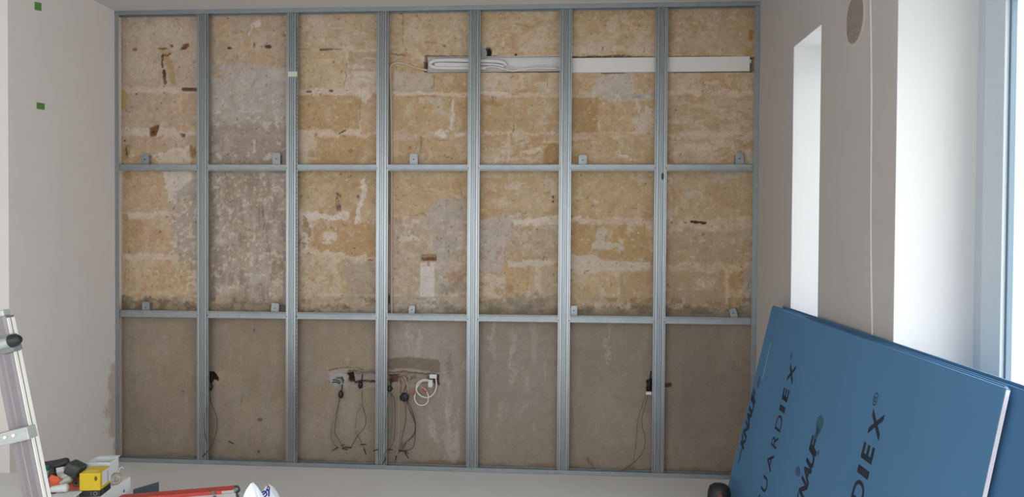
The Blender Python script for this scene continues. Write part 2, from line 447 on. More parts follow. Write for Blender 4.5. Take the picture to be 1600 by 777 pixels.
    line([(254, 86), (253.5, 103)], 3.6, c(92, 60, 36), 1, .25, dd=.005); line([(255, 110), (256, 122), (257.5, 129)], 5, c(84, 56, 34), 1, .25, dd=.006)
    ell(256, 135, 1.6, 1.4, BR, 1, 0)
    line([(286, 139.5), (309, 140)], 5.6, c(82, 58, 38), 1, .1, .8, .008)
    ell(212, 77.5, 3, 2.6, c(120, 92, 70), .9, .3); ell(213, 147, 1.6, 1.6, BR, .9, 0); ell(252, 161, 1.2, 1.5, BR, .7, 0)
    poly([(234, 211), (234, 200), (241, 196), (249, 197), (247, 206), (243, 213), (237, 214)], c(112, 74, 42), 1, .3, 1, .006)
    ell(239, 206, 2.4, 2.4, BK, .7, .3); poly([(280, 209), (289, 210), (289, 215), (284, 215)], BR, 1, .2, .8, .005)
    line([(197, 232), (198, 242)], 2, BK, .9, .1); ell(195, 220, 1.6, 1.4, BK, .9, 0)
    # middle row bay one
    rect(190, 268, 264, 334, O1, .75, .8, 3); rect(190, 342, 272, 396, O1, .6, .8, 3); rect(192, 342, 222, 396, O2, .5, 1, 4)
    poly([(254, 268), (304, 268), (292, 302), (278, 314), (264, 306), (254, 292)], WH, .85, .9, 1.5, -.002)
    poly([(268, 312), (310, 268), (310, 425), (284, 418), (270, 360)], GP, .9, 1.2, 3, -.001)
    specks(262, 300, 310, 470, n5, .1, WH, .5)
    line([(190, 337), (266, 334)], 7, PM, .95, .6, 1, -.001); line([(192, 400), (278, 402)], 9, PM, .85, .8, 1.5, -.001)
    rect(192, 408, 300, 462, c(176, 150, 112), .6, 1, 4); ell(198, 339, 8, 5, c(150, 112, 66), .6)
    ell(200, 274, 6, 8, c(160, 118, 64), .6); specks(280, 400, 310, 468, n5, .12, PM, .8)
    line([(191, 268), (191, 470)], 3.5, PM, .8, .2)
    # bay two
    rect(318, 10, 458, 104, c(160, 142, 118), .75, 1, 4); specks(322, 20, 455, 104, m25, .05, O1, .7); specks(322, 14, 455, 104, m10, .1, GP, .6)
    poly([(327, 104), (372, 100), (430, 104), (458, 108), (458, 266), (318, 266), (318, 110)], c(160, 149, 138), 1, .6, 2, -.003)
    poly([(318, 190), (345, 176), (380, 190), (420, 182), (458, 196), (458, 480), (318, 480)], GD, .85, 1.5, 12, -.001)
    specks(325, 110, 452, 200, m25, .04, c(170, 160, 150), .5, .08); specks(327, 150, 452, 265, n10, .16, c(178, 168, 156), .8, .03)
    rect(318, 262, 458, 474, c(148, 133, 118), .8, .5, 4)
    specks(327, 268, 452, 474, n10, .06, c(164, 150, 134), .55, .06); specks(327, 268, 452, 474, nv, .09, c(168, 156, 142), .5, .05); specks(327, 268, 452, 474, n5, .15, c(182, 170, 152), .7, .03)
    specks(327, 268, 452, 474, -nv, .12, c(126, 110, 94), .45, .05)
    ell(410, 90, 15, 13, O1, .75, 1.2); ell(345, 45, 16, 16, O1, .45, 1.5, .5); ell(343, 118, 8, 8, c(160, 132, 96), .5)
    ell(401, 38, 5, 7, WH, .8, 1); line([(393, 38), (391, 56)], 2, WH, .8); ell(408, 60, 10, 14, c(176, 162, 142), .5)
    ell(359, 75, 4, 1.8, BK, 1, .2, dd=.003); line([(398, 68), (398.5, 74)], 3, BR, 1, .2); ell(409, 73, 2, 1, BR, .8, 0); ell(419, 72.5, 5, 3, c(92, 60, 40), 1, .2, dd=.005)
    ell(444, 55, 4, 2.6, c(104, 84, 66), .8, .3)
    line([(411, 322), (411.5, 372)], 1.8, c(104, 88, 72), .7, .4, nz=.5); ell(349, 376, 9, 9, c(172, 160, 146), .8, 1); ell(398, 437, 11, 8, c(166, 156, 146), .8, 1)
    ell(442, 386, 8, 9, c(166, 150, 130), .8, 1); specks(425, 400, 455, 470, n5, .05, c(178, 162, 140), .8)
    ell(340, 478, 12, 8, c(176, 148, 108), .9, 1.2)
    # bay three
    rect(462, 14, 592, 74, c(172, 152, 124), .5, 1, 5); ell(495, 45, 14, 16, WH, .35, 1.5, .6)
    line([(466, 78), (590, 79)], 5, PM, .6); line([(500, 77), (532, 77.5)], 2.2, c(96, 66, 44), .95, .3, .7, .003, .4); line([(468, 76), (484, 78)], 1.8, BR, .5, .4)
    rect(466, 82, 538, 138, c(176, 156, 120), .6, .6, 3); rect(546, 82, 590, 138, c(166, 146, 126), .6, .8, 3); specks(548, 84, 590, 140, h4, .02, WH, .6)
    line([(541, 80), (541, 140)], 5, PM, .7); line([(541, 100), (540, 134)], 1.4, c(124, 98, 72), .8, .5)
    ell(562, 125, 12, 12, WH, .5, 1.4)
    line([(466, 143), (590, 143)], 9, PM, .9, .7, 1.2, -.001); ell(483, 143, 4, 2.2, c(84, 62, 44), 1, .3, dd=.003); ell(518, 141.5, 3.4, 2, c(84, 62, 44), 1, .3, dd=.003); ell(500, 148, 1.2, 2, BR, .8, 0)
    rect(467, 149, 560, 204, c(166, 136, 92), .85, .5, 2); rect(565, 149, 590, 204, O1, .6, .5, 2); line([(562, 160), (562, 206)], 3, PM, .6); line([(562.5, 160), (562, 186)], 1.6, c(112, 84, 56), .8, .4)
    ell(571, 151, 10, 6, WH, .8, 1)
    line([(466, 207), (590, 209)], 8, PM, .85, .9, 1.2, -.001); line([(530, 208), (540, 205)], 3, BR, 1, .3)
    poly([(466, 212), (492, 214), (480, 238), (482, 262), (466, 262)], PM, .7, .5); rect(494, 214, 590, 262, c(168, 136, 90), .7, .6, 2); ell(548, 236, 6, 3, c(140, 100, 58), .6)
    rect(466, 268, 590, 330, c(170, 144, 102), .6, .6, 3); specks(524, 300, 534, 332, n5, -.02, c(90, 78, 66), .8, .04, 2); line([(529, 302), (530, 330)], 1.6, c(90, 78, 64), .6, .6)
    line([(570, 282), (563, 318), (558, 346)], 8, WH, .85, .9, 1); ell(559, 308, 2.2, 3, c(110, 88, 66), .9, .2)
    line([(466, 337), (540, 339)], 12, WH, .85, 1, 2, -.001); poly([(466, 335), (495, 345), (480, 368), (472, 420), (466, 420)], WH, .75, 1.2)
    rect(490, 348, 590, 396, c(166, 134, 90), .85, 1, 3); ell(519, 374, 12, 9, WH, .8, 1.4); ell(477, 348, 4, 9, c(140, 110, 70), .8, 1); specks(470, 345, 500, 400, n10, .04, c(132, 112, 84), .7)
    line([(480, 390), (530, 402), (588, 404)], 9, PM, .8, 1, 1.5); ell(580, 405, 5, 2, c(144, 86, 56), .8)
    rect(466, 404, 536, 466, c(168, 148, 112), .6, 1, 4); specks(468, 400, 536, 470, m10, .03, c(176, 164, 140), .7)
    poly([(538, 404), (590, 408), (590, 474), (540, 472)], c(158, 142, 122), .85, .8, 2, -.0015); specks(545, 410, 590, 470, h4, .02, c(144, 124, 102), .5)
    line([(556, 466), (588, 468)], 2, c(110, 84, 60), .8, .8)
    # bay four
    rect(603, 14, 735, 84, c(170, 149, 116), .5, 1, 4); line([(629, 26), (628, 72)], 2, c(132, 106, 76), .7, .5); ell(627, 21, 3, 2, c(100, 70, 50), .9, .2)
    line([(610, 84), (632, 86)], 2.6, c(112, 84, 58), .8, .5); line([(664, 65), (680, 66)], 2, c(150, 96, 64), .8, .4); ell(690, 68, 14, 4, c(178, 152, 128), .6, 1); ell(695, 72, 1.5, 1.5, BR, .9, 0)
    poly([(613, 113), (664, 114), (676, 120), (677, 149), (640, 146), (613, 140)], c(168, 152, 132), .95, .5, 1.2, -.003); line([(677.5, 116), (677.5, 142)], 1.4, c(120, 92, 62), .7, .3)
    rect(680, 114, 735, 142, c(166, 139, 98), .7, .5, 2); ell(701, 126, 8, 7, c(176, 160, 134), .7, 1.2)
    line([(612, 146), (735, 148)], 6, PM, .85, .5, 1, -.001); line([(655, 152), (690, 150)], 3, c(158, 112, 66), .7, .6)
    rect(612, 152, 704, 203, c(170, 143, 102), .8, .5, 2); rect(711, 152, 735, 204, c(162, 132, 90), .7, .5, 2)
    line([(664, 158), (684, 162), (690, 178), (704, 184)], 9, c(176, 160, 138), .85, 1.2, 1.5, -.001); line([(708, 158), (707, 200)], 4.5, WH, .8, .8)
    line([(612, 210), (700, 213), (733, 211)], 8, c(174, 152, 128), .85, .6, 1.2, -.001); ell(692, 208, 10, 6, WH, .9, 1); line([(684, 220), (700, 217)], 1.6, BR, .7, .4); ell(720, 211, 8, 4, WH, .7, .8)
    rect(612, 217, 735, 262, c(170, 143, 104), .6, .5, 2); line([(658, 214), (657, 238)], 1.8, c(120, 88, 58), .8, .5); specks(635, 218, 662, 236, n5, .1, BR, .7, .03); specks(686, 238, 722, 252, n5, .09, BR, .6, .03); line([(673, 234), (674, 258)], 3, c(184, 160, 120), .8, .6)
    rect(612, 268, 735, 336, c(172, 146, 104), .75, .5, 3); line([(665, 297), (690, 299)], 3, c(182, 160, 128), .9, .6); ell(714, 288, 8, 7, c(164, 128, 84), .7, 1); line([(720, 296), (721, 306)], 1.6, BR, .6, .3)
    poly([(612, 342), (660, 338), (676, 312), (700, 306), (724, 304), (728, 336), (735, 345), (735, 488), (612, 488)], c(164, 146, 122), .85, 1.3, 3, -.002)
    poly([(676, 318), (700, 310), (724, 318), (730, 380), (712, 400), (704, 480), (686, 470), (680, 400), (664, 350)], c(160, 149, 136), .8, 1.2, 3, -.001)
    line([(640, 338), (668, 336)], 2, c(140, 108, 66), .7, .9); ell(625, 350, 7, 12, c(158, 138, 112), .7, 1.2); specks(614, 340, 660, 380, n10, .1, WH, .7)
    specks(614, 340, 730, 480, m10, .12, c(176, 162, 142), .6); line([(612, 405), (652, 408)], 7, c(172, 154, 130), .6, 1)
    ell(716, 432, 11, 9, c(154, 114, 84), .75, 1.4, .4); specks(684, 440, 735, 488, n10, .0, c(134, 122, 104), .6); specks(614, 455, 735, 488, n5, .02, c(176, 162, 142), .6)
    rect(656.5, 410, 679, 480, c(186, 178, 170), 1, .15, 1, -.0015); specks(654, 462, 684, 488, n5, .04, c(182, 174, 166), .9)
    rect(658, 398, 681.5, 407.5, c(112, 78, 52), 1, .1, .7, .014); rect(658, 397.5, 681.5, 402, c(150, 124, 96), .9, .1, .7); specks(660, 409, 674, 417, n5, .08, c(150, 96, 70), .7, .03, 1)
    rect(606, 112, 614, 492, c(176, 154, 132), .7, .1, 1, .004); line([(608.5, 120), (609, 300)], 1.5, c(110, 86, 66), .5, .2); line([(608.5, 300), (608.5, 350)], 1.6, c(90, 70, 52), .7, .1); line([(608, 462), (608, 476)], 2.4, BK, 1, 0)
    # bay five
    rect(745, 14, 878, 86, c(170, 146, 108), .4, 1, 4); specks(750, 60, 872, 88, h4, .0, c(178, 160, 138), .7); ell(842, 66, 14, 6, c(176, 162, 142), .6, 1.4); ell(812, 30, 4, 4, WH, .6); ell(815, 38, 12, 3, c(156, 118, 72), .6, 1)
    ell(762, 82, 6, 8, c(36, 30, 28), 1, .15, .2, .012); ell(806, 85.5, 2, 2, BK, 1, 0); line([(664, 87.2), (735, 88)], 1.8, c(72, 56, 44), .9, .15); line([(750, 88), (890, 88.5)], 1.6, c(72, 56, 44), .8, .15)
    line([(745, 146), (790, 146)], 5, WH, .85, .4); line([(790, 148), (878, 149)], 5, PM, .6, .6)
    rect(748, 152, 800, 206, c(166, 138, 96), .8, .5, 3); rect(800, 152, 876, 204, c(168, 142, 100), .6, .5, 4); ell(770, 161, 13, 4, c(154, 116, 72), .85, 1, .4); ell(851, 160, 8, 10, c(178, 160, 136), .5, 1.4, .5)
    specks(752, 112, 876, 140, nv, .06, c(178, 160, 134), .7); specks(795, 150, 876, 205, n10, .17, c(178, 162, 138), .6)
    line([(750, 208), (878, 209)], 5, PM, .5, .7); line([(794, 208), (794, 262)], 3, PM, .8, .4); ell(808, 210, 9, 9, c(178, 162, 138), .7, 1.6, .5); line([(846, 209), (874, 209)], 4, c(178, 162, 138), .8, .5)
    rect(850, 224, 878, 262, c(154, 120, 72), .8, .2, 1.5); line([(850, 222), (876, 221)], 3, PM, .8, .3)
    poly([(817, 236), (846, 230), (848, 236), (826, 241)], c(188, 172, 148), .95, .6, 1); line([(768, 250), (790, 248)], 4, WH, .7, 1.4); line([(770, 245), (800, 247)], 3, c(182, 164, 138), .6, 1.4); line([(820, 246), (838, 246)], 2.5, c(184, 168, 142), .8, .8)
    rect(748, 268, 876, 334, c(168, 142, 102), .6, .6, 3); line([(750, 273), (780, 275)], 6, c(178, 158, 128), .7, 1); poly([(786, 287), (822, 284), (814, 296), (796, 298)], c(180, 164, 142), .85, 1, 1.5); ell(786, 320, 12, 8, c(180, 162, 134), .8, 1.6, .4)
    ell(864, 308, 1.6, 2.2, BK, .9, 0); ell(864, 315, 1.6, 1.6, BK, .9, 0); specks(845, 270, 876, 310, m10, .05, c(178, 160, 132), .7)
    poly([(748, 340), (800, 336), (812, 350), (800, 380), (788, 408), (782, 424), (748, 424)], c(166, 154, 142), .9, 1.3, 2.5, -.002); line([(806, 347), (878, 348)], 11, WH, .75, 1.2, 2)
    rect(795, 356, 878, 404, c(164, 144, 118), .75, 1.2, 4); specks(750, 345, 850, 410, n5, .14, c(150, 112, 90), .55); specks(790, 345, 876, 400, n10, .14, c(178, 164, 144), .6)
    line([(798, 412), (856, 413)], 9, c(178, 166, 150), .9, .6, 1.2, -.001); rect(792, 420, 836, 456, c(168, 140, 98), .75, .7, 3); rect(845, 418, 878, 460, c(160, 138, 108), .7, .7, 3); line([(839.5, 414), (839.5, 455)], 6, c(174, 162, 144), .85, .4)
    specks(752, 430, 800, 475, n10, .0, c(182, 168, 150), .85, .04); ell(790, 452, 8, 7, c(150, 110, 84), .5, 1.4)
    poly([(748, 480), (770, 472), (800, 462), (878, 458), (878, 500), (748, 500)], c(128, 116, 98), .85, 1.3, 5, .001); ell(829, 463, 8, 6, c(176, 160, 136), .85, 1.2, .4)
    # bay six
    rect(888, 12, 1028, 74, c(166, 140, 102), .5, 1, 4); ell(955, 40, 8, 10, c(178, 160, 134), .8, 1.4); line([(910, 80), (1022, 76)], 12, c(176, 158, 136), .6, 1.3, 3); specks(895, 60, 1024, 88, n10, .05, c(178, 162, 142), .6)
    rect(893, 114, 914, 146, O1, .7, .5, 2); poly([(940, 113), (1000, 113), (996, 142), (1022, 142), (1022, 156), (960, 156), (918, 146)], c(170, 158, 144), .92, 1.2, 2, -.002); rect(990, 116, 1024, 140, O1, .75, .6, 2)
    line([(893, 150), (925, 149)], 8, c(176, 158, 136), .8, 1); line([(960, 153), (1022, 146)], 5, c(140, 134, 126), .6, 1.2, 2, nz=.6); ell(968, 160, 9, 8, WH, .7, 1.4)
    rect(893, 152, 934, 207, c(154, 122, 76), .85, .25, 1.5, .001); rect(937, 158, 990, 206, c(168, 142, 102), .8, .5, 2)
    poly([(992, 206), (988, 192), (1004, 178), (1012, 166), (1020, 176), (1010, 190), (1002, 206)], c(178, 164, 146), .9, .9, 1.5); line([(993, 155), (998, 176)], 5, WH, .6, 1); ell(1012, 220, 12, 8, c(168, 154, 140), .7, 1.3, .5)
    line([(891, 210), (1024, 211)], 5, c(170, 142, 108), .5, .7); rect(893, 216, 1026, 262, c(168, 140, 98), .6, .5, 3); line([(965, 240), (988, 246)], 4, WH, .9, 1.2); line([(966, 246), (1000, 250)], 3, c(184, 170, 146), .8, 1.4)
    rect(893, 268, 1026, 340, c(168, 141, 98), .8, .4, 3); line([(912, 285), (926, 284)], 4, c(182, 160, 126), .7, 1); ell(932, 316, 5, 2.6, c(188, 174, 154), .9, .5); ell(965, 299, 4, 4, c(178, 156, 122), .7, .8); line([(985, 278), (1022, 282)], 8, c(172, 158, 138), .6, 1.3, 2); ell(1015, 335, 10, 12, O2, .6, 1)
    line([(893, 345), (925, 345)], 8, WH, .6, .8); line([(925, 346), (1016, 349)], 7, c(174, 150, 124), .9, .6, 1.2, -.001)
    rect(893, 353, 1014, 402, c(162, 132, 86), .85, .6, 3); poly([(930, 382), (936, 358), (948, 354), (952, 364), (945, 380), (974, 384), (972, 392), (920, 390)], c(172, 160, 144), .9, .8, 1.5, -.001); specks(930, 350, 1000, 395, n10, .14, c(176, 158, 128), .7)
    poly([(888, 402), (930, 398), (950, 408), (1014, 410), (1014, 420), (950, 422), (930, 428), (888, 420)], c(176, 164, 148), .88, .8, 1.5, -.001)
    rect(893, 428, 962, 470, c(168, 142, 106), .7, .6, 3); rect(969, 424, 1020, 474, c(160, 134, 96), .8, .4, 3); line([(966.5, 418), (966.5, 472)], 5, c(178, 154, 128), .85, .4); ell(907, 437, 11, 12, c(176, 156, 128), .5, .5, .2)
    # bay seven
    rect(1036, 10, 1182, 84, c(160, 136, 100), .6, 1, 4); rect(1062, 50, 1150, 86, c(164, 150, 130), .45, 1.4, 8); ell(1173, 55, 4, 9, c(158, 106, 50), .9, .8); ell(1172, 84, 5, 5, c(170, 130, 60), .7, .6)
    line([(1042, 145), (1178, 143)], 7, PM, .55, .9); rect(1044, 152, 1176, 204, c(162, 138, 102), .7, .8, 4); specks(1044, 150, 1176, 262, h4, .06, c(174, 158, 132), .6)
    line([(1042, 211), (1178, 209)], 7, PM, .5, .9); line([(1046, 242), (1054, 262), (1050, 300), (1052, 344)], 5, c(164, 118, 74), .6, 1, 2)
    rect(1050, 268, 1176, 340, c(162, 138, 100), .7, 1, 4); ell(1082, 299, 12, 6, c(170, 158, 142), .75, 1.4, .5); ell(1140, 276, 26, 12, c(164, 152, 134), .6, 1.5, .6)
    line([(1044, 352), (1080, 345), (1140, 349), (1176, 352)], 12, c(170, 150, 122), .85, 1.2, 3, -.001); line([(1080, 346.5), (1102, 347.5)], 2.4, BK, .95, .3, .8, .003, .5); ell(1071, 348, 2, 1.2, BR, .8, 0)
    rect(1044, 360, 1176, 412, c(154, 134, 102), .8, .9, 4); ell(1146, 380, 3, 5, c(186, 166, 132), .8, .6); ell(1160, 372, 8, 12, c(164, 148, 126), .6, 1.4, .5)
    line([(1044, 420), (1130, 417), (1178, 418)], 10, c(168, 148, 118), .8, 1, 2, -.001); rect(1046, 426, 1130, 474, c(152, 130, 98), .75, .6, 3); line([(1135, 424), (1135, 474)], 4.5, c(176, 152, 122), .9, .4)
    rect(1140, 428, 1160, 486, c(154, 122, 76), .85, .8, 2); poly([(1161, 424), (1182, 424), (1182, 500), (1156, 500), (1162, 470)], c(146, 136, 122), .85, .7, 2); ell(1100, 443, 14, 4, c(172, 158, 136), .6, 1.5)
    up = 1-ss(V, 484, 490)
    lay(up*.30*ss(noise(14, 20, 5, 51), .13, .18), c(182, 168, 150), -.0005)
    lay(up*.25*ss(noise(20, 9, 5, 52), .14, .19), c(178, 158, 130))
    lay(up*.18*ss(noise(8, 12, 4, 53), .17, .23), c(140, 110, 78), .0006)
    lay(up*.45*ss(noise(5, 5, 3, 54), .22, .28), c(188, 176, 158)); lay(up*.6*ss(noise(4, 4, 3, 55), .27, .31), c(112, 84, 60), .001)
    # ---- ragged damp band above the dado
    band = [(180, 466), (200, 467), (215, 472), (232, 466), (250, 470), (268, 472), (290, 470), (312, 478), (330, 484), (352, 476), (368, 472), (400, 471), (430, 474), (460, 480), (500, 478), (530, 474), (560, 478), (600, 480), (640, 484), (690, 478), (740, 482), (790, 480), (850, 480), (890, 484), (930, 478), (960, 477), (1000, 474), (1030, 478), (1080, 482), (1130, 484), (1182, 480)]
    poly(band+[(1190, 530), (170, 530)], c(118, 104, 84), .92, 1.2, 2.2, .002)
    rect(180, 486, 1182, 500, c(122, 108, 88), .9, .6, 3)
    specks(180, 462, 1182, 492, n10, .04, c(150, 134, 110), .6, .05, 3); specks(460, 462, 760, 490, m10, .0, c(160, 144, 122), .7, .05, 3); specks(895, 470, 1000, 486, m10, .02, c(178, 160, 132), .8)
    specks(180, 464, 1182, 500, -n10, .10, c(92, 78, 60), .35, .08, 3)
    # ---- dado render
    mk = ss(V+n10*2, 489, 494); lay(mk, DA, 0); D += np.where(V > 491, 0, 0)
    md = ss(V, 492, 498)
    lay(md*.5*ss(n60, -.05, .25), c(146, 131, 112)); lay(md*.4*ss(m60, .0, .25), c(120, 105, 86)); lay(md*.25*ss(nv, .0, .2), c(146, 136, 122)); lay(md*.2*ss(n5, .1, .3), c(100, 86, 70))
    ell(665, 540, 70, 60, c(144, 136, 124), .75, 1.5, .6); ell(700, 640, 40, 80, c(138, 130, 118), .6, 1.5, .6); ell(810, 590, 70, 100, c(134, 125, 112), .7, 1.5, .6); ell(640, 660, 40, 60, c(132, 124, 112), .5, 1.5, .6)
    ell(955, 590, 60, 90, c(130, 119, 104), .5, 1.5, .6); ell(545, 640, 16, 34, c(142, 132, 116), .5, 1.5, .5); ell(1100, 620, 60, 120, c(106, 94, 82), .5, 1.5, .6)
    for k, (x, y0, y1, wd) in enumerate([(694, 560, 600, 3), (700, 590, 650, 4), (690, 680, 725, 4), (698, 685, 725, 3), (712, 640, 700, 3), (655, 515, 560, 4), (640, 500, 545, 3), (770, 500, 560, 4), (800, 520, 600, 4), (950, 500, 570, 2.5), (955, 540, 560, 3), (675, 655, 690, 7), (545, 560, 575, 3)]):
        line([(x, y0), (x+2, y1)], wd, c(160, 152, 140), .55, 1.2, 1.5)
    specks(690, 560, 735, 725, nv, .1, c(154, 146, 134), .6); specks(748, 500, 876, 700, nv, .12, c(148, 140, 126), .5)
    line([(180, 716), (1182, 742)], 10, c(104, 82, 62), .5, 1, 4)
    poly([(606, 562), (640, 556), (684, 562), (688, 582), (650, 582), (606, 584)], c(108, 94, 78), .85, .6, 1.5); ell(700, 572, 6, 18, c(118, 104, 88), .5, 1)
    ell(405, 656, 4, 3, c(92, 80, 66), .8, .6); ell(286, 612, 1.5, 1.5, c(80, 68, 54), .8, 0); ell(404, 706, 2, 2, c(84, 72, 58), .8, 0)
    ell(382, 612, 12, 10, c(138, 126, 110), .5, 1.4, .5); line([(380, 620), (378, 634)], 2, c(100, 90, 76), .5, .8); line([(424, 539), (434, 540)], 1.6, c(150, 134, 116), .7, .3); ell(397, 516, 1.5, 3, c(92, 78, 62), .8, .2)
    # holes and chases in the dado
    poly([(322, 574), (336, 580), (348, 574), (352, 596), (342, 600), (334, 594), (324, 604)], c(142, 128, 110), .8, .6, 1.2); poly([(322, 580), (333, 581), (341, 589), (341, 595), (333, 592), (329, 597), (322, 600)], c(48, 38, 30), 1, .3, .8, .02)
    poly([(512, 578), (560, 575), (640, 576), (688, 582), (690, 606), (684, 608), (676, 603), (600, 606), (540, 604), (516, 602)], c(146, 134, 122), .8, .5, 1.2, .002)
    line([(514, 579), (545, 577), (590, 578)], 1.6, c(92, 72, 56), .8, .5); line([(545, 581), (600, 581), (680, 584)], 2.2, c(88, 66, 50), .8, .5)
    poly([(546, 584), (598, 583), (598, 597), (546, 600)], c(140, 128, 124), 1, .25, .8, .018)
    poly([(543, 584), (552, 582), (552, 597), (545, 597)], c(62, 40, 32), 1, .3, .8, .03); line([(552, 597), (585, 596), (600, 600)], 2.6, c(58, 40, 32), .9, .3, .8, .01)
    poly([(606, 585), (622, 586), (620, 598), (606, 598)], c(92, 66, 50), 1, .4, .8, .02); poly([(622, 584), (676, 585), (676, 600), (622, 600)], c(136, 122, 108), 1, .4, .8, .014)
    specks(606, 584, 676, 600, n5, .02, c(96, 78, 64), .8); poly([(670, 584), (686, 586), (686, 603), (680, 601), (672, 595)], c(84, 68, 54), 1, .2, .8, .02)
    ell(525, 594, 12, 10, c(160, 156, 152), .95, .8, .3, -.004)
    poly([(1011, 594), (1022, 591), (1022, 614), (1010, 612)], c(40, 34, 30), 1, .2, .8, .015); poly([(1036, 599), (1048, 599), (1049, 604), (1044, 606), (1036, 605)], c(84, 60, 46), 1, .2, .8, .012)
    # trench behind the trunking
    rect(664, 88.5, 1176, 112.5, c(126, 112, 98), 1, .05, .5, .034)
    line([(1172, 92), (1178, 90), (1178, 112)], 1.8, c(96, 70, 50), .8, .2); line([(893, 88), (985, 87)], 1.6, c(76, 58, 44), .8, .3); line([(940, 113.5), (975, 114.5)], 1.8, c(80, 64, 50), .9, .2); rect(662, 96, 669, 112, c(92, 74, 58), .8, .2, 1, .01)
    # fine grain
    C *= (1+.10*n5+.08*m10)[..., None]
    D += n10*.0025+n5*.0014
    D[:, 0] = D[:, -1] = 0
    g_ = C.mean(-1, keepdims=True); C = g_+(C-g_)*SAT
    C = C*np.array([1.01, .99, 1.0]); lc = C/255; lc = np.where(lc <= .04045, lc/12.92, ((lc+.055)/1.055)**2.4)
    alb = np.clip(lc*ALB, 0, .9)
    P = np.stack([GX, YB+D, GZ], -1).reshape(-1, 3)
    idx = np.arange(nx*nz).reshape(nz, nx)
    q = np.stack([idx[:-1, :-1], idx[:-1, 1:], idx[1:, 1:], idx[1:, :-1]], -1).reshape(-1, 4)
    me = bpy.data.meshes.new('wall_back')
    me.vertices.add(len(P)); me.vertices.foreach_set('co', P.astype(np.float32).ravel())
    me.loops.add(q.size); me.loops.foreach_set('vertex_index', q.astype(np.int32).ravel())
    me.polygons.add(len(q)); me.polygons.foreach_set('loop_start', np.arange(0, q.size, 4, dtype=np.int32))
    me.polygons.foreach_set('use_smooth', np.ones(len(q), bool))
    me.update(calc_edges=True)
    ca = me.color_attributes.new('stone', 'FLOAT_COLOR', 'POINT')
    A = np.concatenate([alb.reshape(-1, 3), np.ones((len(P), 1))], 1)
    ca.data.foreach_set('color', A.astype(np.float32).ravel())
    m = bpy.data.materials.new('stone_mortar_and_old_plaster'); m.use_nodes = True
    n = m.node_tree.nodes; l = m.node_tree.links; b = n['Principled BSDF']; b.inputs['Roughness'].default_value = .93; b.inputs['Specular IOR Level'].default_value = .15
    a = n.new('ShaderNodeAttribute'); a.attribute_name = 'stone'
    no = n.new('ShaderNodeTexNoise'); no.inputs['Scale'].default_value = 130; no.inputs['Detail'].default_value = 4
    tcx = n.new('ShaderNodeTexCoord'); l.new(tcx.outputs['Object'], no.inputs['Vector'])
    mr = n.new('ShaderNodeMapRange'); l.new(no.outputs[0], mr.inputs[0]); mr.inputs[1].default_value = .3; mr.inputs[2].default_value = .7; mr.inputs[3].default_value = .91; mr.inputs[4].default_value = 1.09
    vm = n.new('ShaderNodeVectorMath'); vm.operation = 'SCALE'; l.new(a.outputs['Color'], vm.inputs[0]); l.new(mr.outputs[0], vm.inputs['Scale']); l.new(vm.outputs[0], b.inputs['Base Color'])
    bp = n.new('ShaderNodeBump'); bp.inputs['Strength'].default_value = .35; bp.inputs['Distance'].default_value = .002; l.new(no.outputs[0], bp.inputs['Height']); l.new(bp.outputs[0], b.inputs['Normal'])
    me.materials.append(m)
    o = bpy.data.objects.new('wall_back', me); COL.objects.link(o); o['kind'] = 'structure'
ALB = 1.22; SAT = .84
build_back_wall()
bm = bmesh.new(); box(bm, (-.35, .16, 0), (XR+TH, .5, ZC)); struct('wall_back_core', bm, ROUGH)

# ------------------------------------------------------------------ metal stud frame
YF = 0.0                                        # front face of the frame
def track(name, p0, p1, axis, side, label, cut=None):
    """U-channel: web against the room face, flanges 28 mm"""
    o = tag(obj(name, bm_track(p0, p1, axis, side), ZINC2), label, 'metal track')
    return o
def bm_track(a0, a1, axis, pos):
    bm = bmesh.new()
    w, d, t = .030, .050, .0012
    # profile: front lip (w) and two sides going back; open towards the frame's inside
    if axis == 'top':      # prof (y,z)
        prof = [(YF-.001, ZC-w), (YF-.001, ZC-.0015), (YF+d, ZC-.0015), (YF+d, ZC-w)]
        T = lambda a, b, s: Vector((s, a, b))
    elif axis == 'bottom':
        prof = [(YF-.001, w), (YF-.001, .0015), (YF+d, .0015), (YF+d, w)]
        T = lambda a, b, s: Vector((s, a, b))
    elif axis == 'left':
        prof = [(.028, YF+.001), (.0015, YF+.001), (.0015, YF+.034)]
        T = lambda a, b, s: Vector((a, b, s))
    else:
        prof = [(XR-.033, YF+.001), (XR-.0015, YF+.001), (XR-.0015, YF+.034)]
        T = lambda a, b, s: Vector((a, b, s))
    extrude_profile(bm, thicken_open(prof, t), a0, a1, T)
    return bm
XS = atz(855, 738, 0).x; XS = at(855, 738, 0).x
for ax, a, b, lab, nm in (('top', .0, XR, 'long galvanised steel track along the ceiling at the top of the stud frame', 'ceiling_track'),
                  ('bottom', .0, XS-.001, 'longer left length of galvanised floor track under the stud frame', 'floor_track'),
                  ('bottom', XS+.001, XR, 'shorter right length of galvanised floor track under the stud frame', 'floor_track'),
                  ('left', .0325, ZC-.0325, 'slim steel side track standing in the left corner of the frame', 'side_track'),
                  ('right', .0325, ZC-.0325, 'slim steel side track standing against the white right wall', 'side_track')):
    tag(obj(nm, bm_track(a, b, ax, 0), ZINC2), lab, 'metal track')
